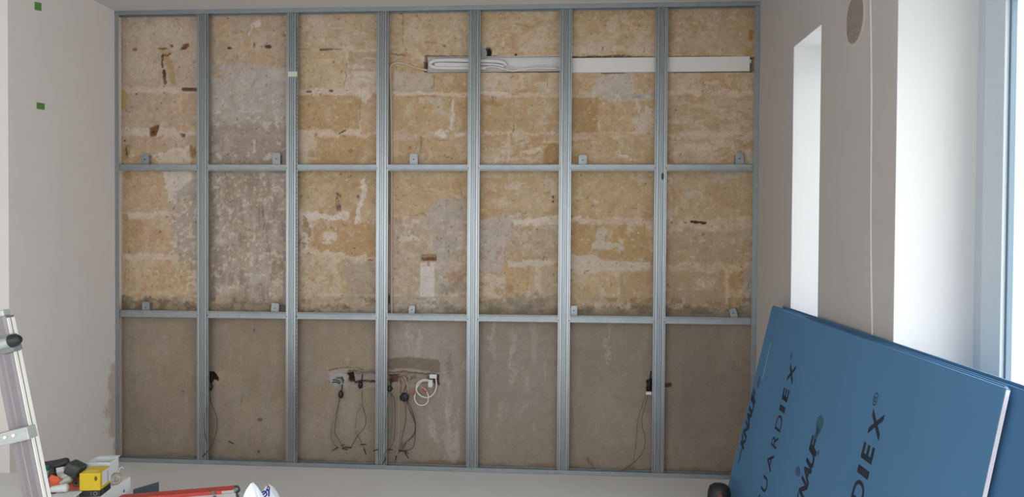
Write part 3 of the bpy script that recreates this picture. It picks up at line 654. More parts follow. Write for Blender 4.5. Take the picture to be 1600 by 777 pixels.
# wall fixings of the ceiling track (little round nail heads)
STUDX = [.6135, 1.233, 1.848, 2.461, 3.063, 3.681]
def stud_bm(x):
    """hat-like ribbed profile 60 mm web, stepped lips, 27 mm deep"""
    W2 = .030; yf = YF+.0016; D = .027
    pf = [(-.0385, yf+.0145), (-.0385, yf+.0070), (-.0320, yf+.0070), (-.0300, yf+.0110), (-.0285, yf+.0005)]
    xs = [-.0285, -.0175, -.0150, -.0120, -.0095, -.0045, -.0022, .0022, .0045, .0095, .0120, .0150, .0175, .0285]
    dy = [0, 0, .0048, .0048, 0, 0, .0048, .0048, 0, 0, .0048, .0048, 0, 0]
    for a, d in list(zip(xs, dy))[1:-1]: pf.append((a, yf+.0005+d))
    pf += [(.0285, yf+.0005), (.0300, yf+.0110), (.0320, yf+.0070), (.0385, yf+.0070), (.0385, yf+.0145)]
    pf = [(-.0345, yf+D), (-.0385, yf+D-.001)] + pf + [(.0385, yf+D-.001), (.0345, yf+D)]
    bm = bmesh.new()
    extrude_profile(bm, thicken_open(pf, -.0007)[::-1], .004, ZC-.004, lambda a, b, s: Vector((x+a, b, s)))
    return bm
where = ['first steel stud from the left wall, with junction wires trailing beside its foot', 'second steel stud from the left, marked with a cream tape tab near its top',
         'third steel stud from the left, white cable running down just beside it', 'fourth steel stud from the left, crossing in front of the open cable trunking',
         'fifth steel stud from the left, where the smooth white trunking cover begins', 'rightmost full steel stud, with a dark oval service hole at the upper rail']
SCREW = mat('screw_head', (70, 76, 82), .4, .8)
RZ = [(2.0185, .043), (1.020, .046)]
for i, x in enumerate(STUDX):
    o = thing('steel_stud', where[i], 'metal stud', (x, YF, 0), 'vertical studs of the frame')
    obj('profile', stud_bm(x), ZINC, o)
    for z, h in RZ:
        for s in (-1, 1):
            bm = bmesh.new(); cyl(bm, (x+s*.035, .0060, z-.004), (x+s*.035, .0087, z-.004), .0035, .0035, 10); obj('screw', bm, SCREW, o)
    if i == 1:
        bm = bmesh.new(); a = at(450, 112, 0); b = at(464.5, 120, 0); box(bm, (a.x, -.0004, b.z), (b.x, .0014, a.z)); obj('tape', bm, MASK, o)
        bm = bmesh.new()          # row of punched dimples in the right lip
        tube(bm, [Vector((x+.0350, .0088, .10+k*2.86/330)) for k in range(331)], lambda q: .0012+.0016*max(0, math.sin(q*330*PI/1.5)), 6, 1)
        obj('punched_dimples', bm, SCREW, o)
    if i == 5:
        bm = bmesh.new(); p = at(1035.5, 275.5, 0)
        poly_prism(bm, [(.008*math.cos(t*PI/12), .024*math.sin(t*PI/12)) for t in range(24)], Matrix(((1, 0, 0, p.x), (0, 0, -1, .0019), (0, 1, 0, p.z), (0, 0, 0, 1))), .0008)
        obj('service_hole_shade', bm, DARK, o)  # dark oval plate painting in the shade of an opening
# horizontal rails, one length per bay
edges = [.0] + STUDX + [XR]
railwords = ['leftmost bay beside the left wall', 'second bay from the left', 'third bay from the left', 'fourth bay from the left', 'fifth bay from the left', 'sixth bay from the left', 'rightmost bay beside the right wall']
def rail_bm(x0, x1, z, h, z2=None):
    bm = bmesh.new(); z2 = z if z2 is None else z2
    y0 = YF+.0075
    prof = [(y0+.024, h/2-.001), (y0+.001, h/2), (y0, h/2-.003), (y0+.0012, h/2-.012), (y0+.0012, -h/2+.012), (y0, -h/2+.003), (y0+.001, -h/2), (y0+.024, -h/2+.001)]
    cl = thicken_open(prof, -.0009)[::-1]
    lo = [bm.verts.new((x0, a, z+b)) for a, b in cl]; hi = [bm.verts.new((x1, a, z2+b)) for a, b in cl]; n = len(cl)
    for i in range(n): bm.faces.new((lo[i], lo[(i+1) % n], hi[(i+1) % n], hi[i]))
    bm.faces.new(lo[::-1]); bm.faces.new(hi); return bm
for r, (z, h) in enumerate(RZ):
    for i in range(7):
        x0 = edges[i] + (.040 if i else .030); x1 = edges[i+1] - (.040 if i < 6 else .034)
        row = 'upper' if r == 0 else 'lower'
        dz = .008*(x0/XR) if r else 0; dz2 = .008*(x1/XR) if r else 0
        if r == 0 and i == 4:
            xm = at(841.5, 262, 0).x
            tag(obj('steel_rail', rail_bm(x0, xm+.004, z-.001, h-.002), ZINC2), 'upper steel rail, longer left piece at the splice in the fifth bay', 'metal rail', 'horizontal rails of the frame')
            o = obj('steel_rail', rail_bm(xm, x1, z-.001, h), ZINC2); o.location.y = -.0014
            tag(o, 'upper steel rail, short right piece at the splice in the fifth bay', 'metal rail', 'horizontal rails of the frame')
            continue
        tag(obj('steel_rail', rail_bm(x0, x1, z+dz, h, z+dz2), ZINC2), '%s horizontal steel rail in the %s' % (row, railwords[i]), 'metal rail', 'horizontal rails of the frame')
# direct hangers fixed to the wall behind the rails
def hanger(px, ptop, pbot, lab, tilt=0, wpx=12, side=0):
    c = at(px, pbot, .035); top = at(px, ptop, .035); H = top.z-c.z; W = .0265*wpx/12
    t = thing('hanger_bracket', lab, 'bracket', (c.x, .035, c.z-.03), 'hanger brackets on the wall')
    bm = bmesh.new()
    # front tab with rounded top corners
    pts = [(-W, -.03), (W, -.03), (W, H-.008), (W-.006, H), (-W+.006, H), (-W, H-.008)]
    mx = Matrix.Translation((c.x, .034, c.z)) @ Matrix.Rotation(tilt, 4, 'Y') @ Matrix(((1, 0, 0, 0), (0, 0, 1, 0), (0, 1, 0, 0), (0, 0, 0, 1)))
    poly_prism(bm, pts, mx, .0012)
    obj('tab', bm, ZINC2, t)
    bm = bmesh.new(); box(bm, (-W+.001, .0355, -.028), (-W+.0025, YB+.004, H-.012)); box(bm, (W-.0025, .0355, -.028), (W-.001, YB+.004, H-.012))
    box(bm, (-W, YB-.003, -.028), (W, YB-.001, H-.02))
    bmesh.ops.transform(bm, matrix=Matrix.Translation((c.x, 0, c.z)) @ Matrix.Rotation(tilt, 4, 'Y'), verts=bm.verts); obj('side_strap', bm, ZINC2, t)
    bm = bmesh.new(); q = Matrix.Translation((c.x, 0, c.z)) @ Matrix.Rotation(tilt, 4, 'Y') @ Vector((0, 0, H*.48)); cyl(bm, (q.x, .0325, q.z), (q.x, .0345, q.z), .0045, .0045, 10); obj('screw', bm, SCREW, t)
for a in [(226.5, 241, 257, 'bracket above the upper rail in the leftmost bay, beside a brown stain'), (432, 239, 257, 'bracket above the upper rail on grey plaster in the second bay'),
          (646.5, 240.5, 257, 'bracket above the upper rail beside the vertical white cable bay'), (910.5, 242.5, 257.5, 'bracket above the upper rail just right of the fifth stud'),
          (1155.5, 239.5, 256, 'bracket above the upper rail in the rightmost bay'), (228, 472, 488.5, 'bracket above the lower rail in the leftmost bay, in the damp band'),
          (429.5, 474, 489, 'bracket above the lower rail on grey plaster in the second bay', .05), (643, 478, 490, 'bracket above the lower rail just left of the white plaster strip', .08, 9),
          (896.5, 478, 492.5, 'bracket above the lower rail just right of the fifth stud', 0, 10), (1147.5, 482, 496, 'crooked bracket above the lower rail in the rightmost bay', -.28, 10)]:
    px, pt, pb, lab = a[:4]; hanger(px, pt, pb, lab, *(a[4:]))

# ------------------------------------------------------------------ trunking and cables on the wall
yt = .082
def P(px, py, y): return at(px, py, y)
t = thing('cable_trunking', 'open white cable trunking sunk in the upper wall, stuffed with folded conduit', 'cable trunking', P(780, 112, yt))
a = P(668, 89.5, yt); b = P(891, 111.5, yt); z0 = b.z+.002; z1 = a.z
bm = bmesh.new(); box(bm, (a.x, yt+.018, z0), (b.x, yt+.021, z1), .0005)
box(bm, (a.x, yt-.008, z1-.0035), (b.x, yt+.018, z1), .0006); box(bm, (a.x, yt-.008, z0), (b.x, yt+.018, z0+.0035), .0006)
obj('channel', bm, WPLAST, t)
bm = bmesh.new(); box(bm, (a.x, yt-.009, z1-.014), (b.x, yt-.006, z1-.010), .0006); box(bm, (a.x, yt-.009, z0+.012), (b.x, yt-.006, z0+.015), .0006); obj('lip', bm, WPLAST, t)
for pts, r, fl in (([(792, 102), (780, 96), (735, 94.5), (690, 94), (678, 95), (671.5, 99.5), (676, 104.5), (690, 106), (735, 106), (760, 106)], .0125, .7),
               ([(788, 104), (770, 100.5), (735, 100), (692, 99.2), (682, 99.6), (681, 101.2), (690, 101.8), (735, 102)], .008, .7)):
    bm = bmesh.new(); tube(bm, [P(x, y, yt-.002) for x, y in pts], r, 10, 8, fl); tag(obj('flexible_conduit', bm, WPLAST, None, True), 'outer fat white conduit folded back on itself in the open trunking' if r > .01 else 'inner slimmer white conduit nested inside the folded one in the trunking', 'conduit')
bm = bmesh.new(); tube(bm, [P(x, y, yt-.010) for x, y in [(740, 108), (752, 106.5), (768, 104), (782, 106), (796, 110.5), (808, 110.5), (822, 107.5), (845, 106), (872, 107)]], .0045, 8); tag(obj('thin_cable', bm, CABLEW, None, True), 'thin white cable weaving along the bottom of the open trunking', 'cable')
bm = bmesh.new(); tube(bm, [P(x, y, yt-.004) for x, y in [(790, 101), (806, 108), (820, 109.5), (836, 104), (880, 103.5)]], .0035, 8); tag(obj('thin_cable', bm, CABLEW, None, True), 'thin white cable rising out of the conduit end in the trunking', 'cable')
a = P(891.5, 90.5, YB-.004); b = P(1171, 112, YB-.004)
bm = bmesh.new(); box(bm, (a.x, YB-.012, b.z+.002), (b.x, YB+.006, a.z-.003), .002)
c = P(1171, 94, 0); box(bm, (b.x-.001, YB-.006, a.z-.045), (b.x+.012, YB+.004, a.z-.022), .002)
tag(obj('trunking_cover', bm, mat('white_cover_paint', (214, 209, 206), .6, bump=.15, bscale=30)), 'long smooth white cover strip closing the right half of the wall trunking', 'cable trunking cover')
# vertical cream cable beside the third stud
bm = bmesh.new(); tube(bm, [P(x, y, YB-.006) for x, y in [(668, 110), (650, 106), (632, 99.5), (621, 98), (612, 101), (609.5, 110), (610, 130), (610.5, 150), (611.5, 200), (611.8, 300), (611.5, 400), (611.8, 492)]], .0068, 10)
tag(obj('supply_cable', bm, CABLEB, None, True), 'cream cable arching from the trunking and running down beside the third stud', 'cable')
# grey round box above the trunking
bm = bmesh.new(); p = P(750.5, 83, YB); r = P(762, 83, YB).x-p.x
cyl(bm, (p.x, YB-.006, p.z-.002), (p.x, YB+.01, p.z-.002), r*.88, r*.92, 28); tag(obj('junction_box', bm, mat('grey_plastic', (150, 148, 146), .5)), 'grey round junction box half hidden behind the fourth stud above the trunking', 'junction box')
# grey plaster lump with flush box at the left end of the lower chase
t = thing('wall_socket_box', 'torn round socket box in a grey filler lump, left end of the lower chase', 'socket box', P(530, 600, YB))
bm = bmesh.new()
FILL = mat('grey_filler', (160, 157, 156), .9, bump=.8, bscale=60, var=.08, vscale=30)
pts = [(513, 588), (518, 583.5), (530, 582.5), (541, 584), (544.5, 588), (543, 595), (538, 601), (530, 603.5), (520, 602), (514, 597)]
ps = [P(x, y, YB) for x, y in pts]
lo = [bm.verts.new(q+Vector((0, .01, 0))) for q in ps]; cc = sum(ps, Vector())/len(ps)
md = [bm.verts.new(cc+(q-cc)*.86+Vector((0, -.012, 0))) for q in ps]; inn = [bm.verts.new(cc+(q-cc)*.55+Vector((0, -.014, 0))) for q in ps]; bt = [bm.verts.new(cc+(q-cc)*.45+Vector((0, -.004, -.004))) for q in ps]
for A, B in ((lo, md), (md, inn), (inn, bt)):
    for k in range(len(A)): bm.faces.new((A[k], A[(k+1) % len(A)], B[(k+1) % len(A)], B[k]))
bm.faces.new(bt); obj('filler', bm, FILL, t, True)
bm = bmesh.new()
for (x, y, x2, y2) in ((520, 594, 532, 598), (526, 591, 538, 595), (519, 598, 531, 600.5), (534, 589, 536, 599)):
    tube(bm, [P(x, y, YB-.016), P((x+x2)/2, (y+y2)/2-2, YB-.022), P(x2, y2, YB-.016)], .0035, 6)
obj('wire_stub', bm, WIREK, t, True)

def lump(bm, px, py, y, wpx, hpx, seed=1, dep=.02):
    c = P(px, py, y); s = 4.83/F_PX*.5
    r = bmesh.ops.create_icosphere(bm, subdivisions=3, radius=1)
    rd = random.Random(seed); ph = [rd.uniform(0, 6) for _ in range(6)]
    for v in r['verts']:
        k = 1+.13*math.sin(5*v.co.x+ph[0])*math.sin(4*v.co.z+ph[1])+.08*math.sin(9*v.co.z+ph[2])
        v.co = Vector((v.co.x*wpx*s*k, v.co.y*dep*k, v.co.z*hpx*s*k))+c
def wires(name, label, junction, ws, extras=(), group='bare wire bundles in the lower chase'):
    """junction: (px,py,w,h,y); ws: list of (material, radius, pts, endlen, y)"""
    jx, jy, jw, jh, y = junction
    t = thing(name, label, 'wires', P(jx, jy+jh/2, y), group)
    bm = bmesh.new(); lump(bm, jx, jy, y, jw, jh, int(jx)); tube(bm, [P(jx+1, jy-jh*.45, y), P(jx+2, jy-jh*.8, y+.012), P(jx+3, jy-jh-5, YB)], .004, 8)
    obj('taped_joint', bm, TAPEB, t, True)
    for k, (m, r, pts, e) in enumerate(ws):
        pp = []
        for i, p in enumerate(pts):
            yy = p[2] if len(p) > 2 else y
            pp.append(P(p[0], p[1], yy + .006*math.sin(i*2.1+k)))
        bm = bmesh.new(); tube(bm, pp, r, 6); wo = obj('wire', bm, m, t, True)
        if e:
            d = (pp[-1]-smoothpath(pp)[-3]).normalized(); d = Vector((P(pts[-1][0]+e[0], pts[-1][1]+e[1], y)-P(pts[-1][0], pts[-1][1], y)))
            bm = bmesh.new(); tube(bm, [pp[-1]-d*.1, pp[-1]+d*.5, pp[-1]+d], lambda s: .0042*(1-.35*s), 6); obj('taped_tip', bm, TAPEB, wo, True)
    return t
yw = .046
r1 = .0019
wires('wire_bundle', 'wires hanging from the black taped joint below the grey socket box', (532.5, 617, 8, 14, yw), [
    (WIREG, r1, [(530, 624), (526, 640), (520, 660), (517.5, 678), (520, 690), (527, 700)], (-8, 5)), (WIREK, r1, [(531, 624), (527, 645), (524, 662), (524, 678), (531, 690), (534, 697)], (4, -2)),
    (WIREY, r1, [(529, 624), (522, 650), (519, 672), (521, 688), (528, 697), (535, 701)], (8, 2))])
wires('wire_bundle', 'wires crossing below the black joint left of the third stud', (563.5, 602, 7.5, 12, yw), [
    (WIREG, r1, [(565, 610), (565, 632), (558, 646), (556, 660), (556, 676), (562, 686), (569, 702)], (3, 9)), (WIREK, r1, [(565, 610), (566, 632), (571, 650), (571, 664), (565, 674), (558, 682), (548, 700)], (-13, -1)),
    (WIREY, r1, [(564, 610), (565, 640), (557, 655), (556, 678), (561, 690), (564, 695)], (8, 0))])
wires('wire_bundle', 'single wire pair hanging from the joint tucked behind the third stud', (609, 607.5, 8, 11, yw), [
    (WIREK, r1, [(611, 614), (616, 624), (617, 640), (617, 670), (615, 690), (607, 703, .04)], (7, 0)),
    (WIREG, r1, [(611, 614), (613, 640), (611, 680), (606, 700, -.004), (600, 712, -.006), (602, 717, -.006)], (-3, 8)), (WIREY, r1, [(608, 614, .03), (602, 650, -.008), (598, 690, -.008), (590, 703, -.008)], (-7, 2))])
wires('wire_bundle', 'thick wire bundle hanging from the largest black joint right of the third stud', (632, 621, 15, 14, yw), [
    (WIREK, .0024, [(635, 627), (640, 640), (647, 655), (649, 668), (645, 682), (634, 692), (627, 704)], (-4, 4)), (WIREK, .0022, [(637, 627), (645, 645), (649, 665), (647, 695), (640, 703), (632, 705)], (6, 4)),
    (WIREG, .0022, [(636, 627), (641, 645), (648, 662), (648, 676), (636, 690), (630, 705)], (8, -1)), (WIREG, r1, [(631, 628), (634, 650), (629, 680), (624, 704)], (8, 2)), (WIREY, .0022, [(623, 590), (623, 640), (623, 670), (622, 690), (619, 713)], (-1, 8)),
    (WIREG, r1, [(634, 628), (634, 660), (627, 690), (633, 708)], (5, 9)),
    (WIREY, .003, [(627, 590), (631, 600), (628, 613)], None), (WIREY, .003, [(630, 588), (636, 600), (633, 614)], None), (WIREG, .003, [(624, 590), (627, 603), (625, 614)], None), (WIREY, .0028, [(633, 589), (637, 606), (637, 615)], None)])
wires('wire_bundle', 'wires trailing from the black joint beside the first stud', (329, 604, 6, 15, yw), [
    (WIREK, r1, [(328, 612), (330, 630), (338, 650), (339, 668), (334, 690), (326, 704, -.008), (320, 710, -.008)], (-4, 4)), (WIREY, r1, [(326, 612), (325, 640), (325, 665), (329, 680), (345, 687), (358, 690)], (7, 4)),
    (WIREG, r1, [(326, 612), (321, 645, -.006), (318, 665, -.006), (322, 690, -.006)], None)], group='wires beside the outer studs')
t = wires('wire_bundle', 'wires curling from the dark joint beside the sixth stud', (1014, 602, 6, 17, yw), [
    (WIREG, r1, [(1010, 616), (1004, 632), (997, 655), (994, 690), (990, 720)], None), (WIRER, r1, [(1013, 616), (1008, 635), (1003, 655), (1004, 670), (1008, 684), (1005, 705), (992, 722), (978, 732), (968, 737)], None),
    (WIREG, r1, [(931, 736), (924, 726), (918, 720), (918, 716), (920, 726)], None)], group='wires beside the outer studs')
bm = bmesh.new(); a = P(1009, 612, yw-.012); b = P(1018, 617, yw-.012); box(bm, (a.x, yw-.02, b.z), (b.x, yw-.006, a.z), .003); obj('connector', bm, WPLAST, t)
# coiled white cable
t = thing('coiled_cable', 'coiled white cable with red tipped ends at the right end of the chase', 'cable', P(668, 612, yw))
bm = bmesh.new()
loop = [(681, 592), (682, 604), (678, 615), (669, 621.5), (658, 619), (651, 611), (652, 600), (660, 594), (669, 594), (676, 600)]
tube(bm, [P(x, y, yw+.004*math.sin(i)) for i, (x, y) in enumerate(loop)], .0048, 8); obj('cable_loop', bm, CABLEW, t, True)
bm = bmesh.new(); loop = [(677, 601), (670, 596), (660, 596), (653, 603), (649, 614), (648, 624), (653, 632), (661, 633.5), (668, 629), (669, 618), (664, 609), (659, 606)]
tube(bm, [P(x, y, yw-.010+.003*math.sin(i)) for i, (x, y) in enumerate(loop)], .0042, 8); obj('cable_loop', bm, CABLEW, t, True)
for x0, y0, x1, y1 in ((671.5, 585, 682.5, 591.5), (669.5, 593.5, 676, 605)):
    bm = bmesh.new(); a = P(x0, y0, yw-.012); b = P(x1, y1, yw-.012); box(bm, (a.x, yw-.022, b.z), (b.x, yw-.002, a.z), .002); obj('connector', bm, WPLAST, t)
for pts in ([(647, 617), (649, 611)], [(660, 607), (666, 613)]):
    bm = bmesh.new(); tube(bm, [P(x, y, yw-.014) for x, y in pts], .0062, 8); obj('red_tip', bm, RED, t, True)

# ------------------------------------------------------------------ green tape on the left wall
for (x0, y0, x1, y1), lab in (((54, 6, 64.5, 14), 'upper small piece of green tape on the left wall'), ((57, 162, 69.5, 169), 'lower small piece of green tape on the left wall')):
    def onx(px, py):
        d = FW + RT*((px-800)/F_PX) - UP*((py-388.5)/F_PX); return CAM + d*((0-CAM.x)/d.x)
    a = onx(x0, y1); b = onx(x1, y0); bm = bmesh.new()
    vs = box(bm, (.0002, min(a.y, b.y), a.z), (.0014, max(a.y, b.y), b.z))
    for v in vs: v.co.z += .005*math.sin(v.co.y*60)
    tag(obj('green_tape', bm, GREEN), lab, 'tape', 'green tape marks')

# ------------------------------------------------------------------ blue plasterboards leaning on the right wall
E1 = Vector((.015414, -.999829, -.010182)).normalized(); DN = Vector((-.207822, .0067575, -.978143)).normalized(); DN = (DN-E1*DN.dot(E1)).normalized()
T1 = Vector((4.22036, -.59928, 1.18513))+E1*.03
NR = E1.cross(DN).normalized()          # towards the wall
print('board normal', NR)
def board_m(s0, t0, n0, rot=0, lean=0):
    """local x along the board, y down the slope, z towards the wall"""
    return Matrix(((E1.x, DN.x, NR.x, 0), (E1.y, DN.y, NR.y, 0), (E1.z, DN.z, NR.z, 0), (0, 0, 0, 1)))
BM = board_m(0, 0, 0)
def board(label, s0, t0, n0, L=2.125, H=1.205, skew=0.0, lean=0.0, mface=BOARDB):
    o = thing('plasterboard', label, 'plasterboard', T1+E1*L/2+DN*H, 'blue plasterboards leaning on the right wall')
    th = .0125
    loc = Matrix.Translation(T1) @ BM @ Matrix.Translation((s0, t0, n0)) @ Matrix.Translation((0, H, 0)) @ Matrix.Rotation(lean, 4, 'X') @ Matrix.Rotation(skew, 4, 'Z') @ Matrix.Translation((0, -H, 0))
    def shape(vs):
        for v in vs:
            f = v.co.x/L; v.co.x += (-.045*(1-f)+.045*f)*v.co.y/H
            v.co = loc @ v.co
    bm = bmesh.new(); box(bm, (.001, 0, 0), (L-.001, H, th), .0022); shape(bm.verts); obj('paper_sheet', bm, mface, o)
    for xa, xb in ((L-.0015, L+.0012), (-.0012, .0015)):
        bm = bmesh.new(); box(bm, (xa, .004, .0012), (xb, H-.004, th-.0012)); shape(bm.verts); obj('gypsum_edge', bm, GYPS, o)
    return o, loc
front, LOC = board('front blue board of the leaning stack, printed with dark lettering', 0, 0, 0)
board('second blue board, pressed flush behind the lettered front board', -.03, -.004, .0132, mface=BOARDC)
board('third blue board, jutting out past the near end of the front boards', .15, -.008, .0264, mface=BOARDC)
board('rearmost blue board, leaning nearest the white wall with its end beyond the rest', .055, -.018, .0400, 2.125, 1.215, .0, -.0, BOARDC)

def glyph(ch, s0, s1, t0, t1, shear=0, bold=0, m=INK, parent=front, name='letter', rough=0):
    """glyph reads upwards along the board: cap tops at s0, baseline at s1, left side at t1, right side at t0"""
    cu = bpy.data.curves.new('glyph', 'FONT'); cu.body = ch; cu.size = 1; cu.offset = bold; cu.fill_mode = 'BOTH'; cu.resolution_u = 6
    tmp = bpy.data.objects.new('glyph', cu); COL.objects.link(tmp)
    dg = bpy.context.evaluated_depsgraph_get(); me = bpy.data.meshes.new_from_object(tmp.evaluated_get(dg))
    bpy.data.objects.remove(tmp); bpy.data.curves.remove(cu)
    vs = [v.co.copy() for v in me.vertices]
    ax, bx = min(v.x for v in vs), max(v.x for v in vs); ay, by = min(v.y for v in vs), max(v.y for v in vs)
    for v in me.vertices:
        fx = (v.co.x-ax)/(bx-ax); fy = (v.co.y-ay)/(by-ay)
        s = s1+(s0-s1)*fy; t = t1+(t0-t1)*fx - shear*(fy-.5)
        v.co = LOC @ Vector((s, t, -.0006))
    return obj(name, me, m, parent)
GX = [('X', .230, .330), ('E', .359, .420), ('1', .446, .476), ('D', .494, .572), ('R', .592, .656), ('A', .684, .774), ('U', .808, .880), ('G', .905, .985)]
for off, hgt in ((.0, .082), (.945, .092)):
    for ch, t0, t1 in GX:
        base = .562+off+(.010 if ch == 'X' else 0)
        glyph(ch, base-hgt, base, t0, t1, 0, .035 if ch in 'XE1' else (.014 if off else .006), name='printed_letter')
    glyph('®', .460+off, .495+off, .172, .222, 0, 0, SMUDGE if not off else INK, name='registered_mark')
KN = [('F', .478, .534), ('U', .526, .600), ('A', .590, .668), ('N', .662, .736), ('K', .726, .800)]
for off in (0, .915):
    for ch, t0, t1 in KN:
        dr = (.012 if off else -.006)-.010*((t0+t1)/2-.5)/.3
        glyph(ch, .018+off+dr, .104+off+dr, t0, t1, .02, .045, name='printed_letter')
def smudge(s, t, rs, rt, m, seed):
    bm = bmesh.new(); pts = blobdisc(bm, rs, rt, 0, 0, seed, .16, 30)
    poly_prism(bm, [(s+x, t+y) for x, y in pts], LOC @ Matrix.Translation((0, 0, -.0003)), .0002); obj('ink_smudge', bm, m, front)
TEALS = mat('teal_smear', (52, 92, 108), .7); PURP = mat('purple_smear', (62, 80, 118), .7)
smudge(.077, .420, .018, .036, PURP, 1); smudge(.050, .845, .016, .045, SMUDGE, 2); smudge(.992, .412, .032, .046, TEALS, 3); smudge(.884, .655, .026, .024, PURP, 4); smudge(1.045, .520, .006, .012, INK, 5); smudge(.985, .46, .016, .04, SMUDGE, 7)
bm = bmesh.new(); poly_prism(bm, [(.118, .19), (.124, .19), (.129, .395), (.121, .395)], LOC @ Matrix.Translation((0, 0, -.0003)), .0002); obj('scuff_mark', bm, SCUFF, front)

# ------------------------------------------------------------------ dark vacuum canister behind the boards' far end
def lathe(bm, prof, c, seg=28, mx=None):
    rings = []
    for r, z in prof: rings.append([bm.verts.new(Vector(c)+Vector((r*math.cos(2*PI*k/seg), r*math.sin(2*PI*k/seg), z))) for k in range(seg)])
    for A, B in zip(rings, rings[1:]):
        for k in range(seg): bm.faces.new((A[k], A[(k+1) % seg], B[(k+1) % seg], B[k]))
    bm.faces.new(rings[0][::-1]); bm.faces.new(rings[-1])
vy = -.84; vx = at(1124, 760, vy).x
t = thing('rubble_bucket', 'black lidded bucket on the floor left of the foot of the blue boards', 'bucket', (vx, vy, 0))
bm = bmesh.new(); lathe(bm, [(.050, 0), (.056, .006), (.060, .14), (.063, .16), (.060, .205), (.052, .232), (.036, .244), (.012, .247)], (vx, vy, 0)); obj('body', bm, DARK, t, True)
bm = bmesh.new(); tube(bm, [Vector((vx-.060, vy, .15)), Vector((vx-.064, vy-.02, .12)), Vector((vx-.045, vy-.05, .08)), Vector((vx, vy-.068, .07)), Vector((vx+.045, vy-.05, .08)), Vector((vx+.062, vy-.015, .12))], .006, 8); obj('handle', bm, DARK, t, True)
bm = bmesh.new(); cyl(bm, (vx-.01, vy-.064, .205), (vx-.01, vy-.052, .205), .012, .012, 16); obj('label_disc', bm, mat('dull_red_plastic', (120, 62, 52), .5), t)

# ------------------------------------------------------------------ ladder
yl = -2.68; LS = .69
Ra = at(12, 493, yl); Rb = at(70, 777, yl); ld = (Rb-Ra).normalized()          # right edge of the front face
k = -Ra.z/ld.z; foot = Ra+ld*k
lp = Vector((ld.z, 0, -ld.x)); lp = -lp if lp.x > 0 else lp                    # perpendicular pointing left in the ladder plane
t = thing('stepladder', 'aluminium ladder leaning at the left edge, beside the tools', 'ladder', (foot.x, yl, 0))
LM = Matrix(((lp.x, 0, -ld.x, foot.x), (lp.y, 1, -ld.y, yl), (lp.z, 0, -ld.z, 0), (0, 0, 0, 1)))   # x: to the left across, z: up the rail
Ltot = k
LM = LM @ Matrix.Diagonal((LS, LS, LS, 1)); Ltot /= LS
for o0 in (0.012, .50):
    rails = bmesh.new()
    prof = [(o0, 0), (o0+.090, 0), (o0+.090, .050), (o0, .050)]
    prof = [(o0, .002), (o0+.016, .0), (o0+.020, .004), (o0+.046, .004), (o0+.050, .0), (o0+.064, .0), (o0+.068, .004), (o0+.092, .002), (o0+.092, .05), (o0, .05)]
    z0_ = .015
    extrude_profile(rails, prof, z0_, Ltot, lambda a, b, s: LM @ Vector((a, b, s)))
    rr = obj('rail', rails, ALU, t)
    bm = bmesh.new(); box(bm, (o0-.004, .004, z0_), (o0, .022, Ltot-.01), .001, LM); box(bm, (o0-.004, .030, z0_), (o0, .050, Ltot-.01), .001, LM)
    obj('window_lit_flange', bm, ALUL, rr)  # coloured pale to imitate the side lit by the window
    bm = bmesh.new(); box(bm, (o0-.008, -.006, 0), (o0+.10, .056, .05), .004, LM); obj('rubber_foot', bm, DARK, rr)
def along(px, py):
    p = at(px, py, yl-.03*LS); q = LM.inverted() @ p; return q
q2 = along(62, 671); q1 = along(30, 533)
for j, zz_ in enumerate([q2.z-.37-.0, q2.z-.005]):
    if zz_ < .1: continue
    bm = bmesh.new(); tilt = .05 if j else 0
    mm = LM @ Matrix.Translation((0, 0, zz_)) @ Matrix.Rotation(tilt, 4, 'Y')
    box(bm, (-.028, -.058, -.028), (.62, -.002, .028), .004, mm); box(bm, (-.024, -.062, -.020), (.61, -.058, -.014), .001, mm); box(bm, (-.024, -.062, .010), (.61, -.058, .018), .001, mm)
    ro = obj('rung', bm, ALUG, t)
    for xx in (.035, .075, .54):
        bm = bmesh.new(); a = mm @ Vector((xx, -.061, .006)); b = mm @ Vector((xx, -.067, .006)); cyl(bm, a, b, .008*LS, .006*LS, 12); obj('rivet', bm, ALUL, ro)
mm = LM @ Matrix.Translation((0, 0, q1.z+.004)) @ Matrix.Rotation(.08, 4, 'Y')
bm = bmesh.new(); tube(bm, [mm @ Vector((x, -.03, 0)) for x in (.62, .4, .2, .0, -.02)], .024*LS, 16); ro = obj('rung', bm, ALUG, t, True)
bm = bmesh.new(); tube(bm, [mm @ Vector((x, -.03, 0)) for x in (-.016, -.03, -.045, -.058)], lambda s: LS*.029*(1-.45*s**2.5), 16); obj('end_cap', bm, DARK, ro, True)
bm = bmesh.new(); lumpm = mm @ Matrix.Translation((.02, .0, -.030)); box(bm, (-.035, -.03, -.016), (.03, .03, .016), .01, lumpm); box(bm, (-.03, -.03, .048), (.035, .03, .064), .008, lumpm); obj('locking_collar', bm, mat('grey_hinge_plastic', (118, 120, 122), .45), ro)
bm = bmesh.new(); box(bm, (.02, .002, Ltot), (.085, .045, Ltot+.03), .006, LM); obj('rail_cap', bm, ALUG, t)

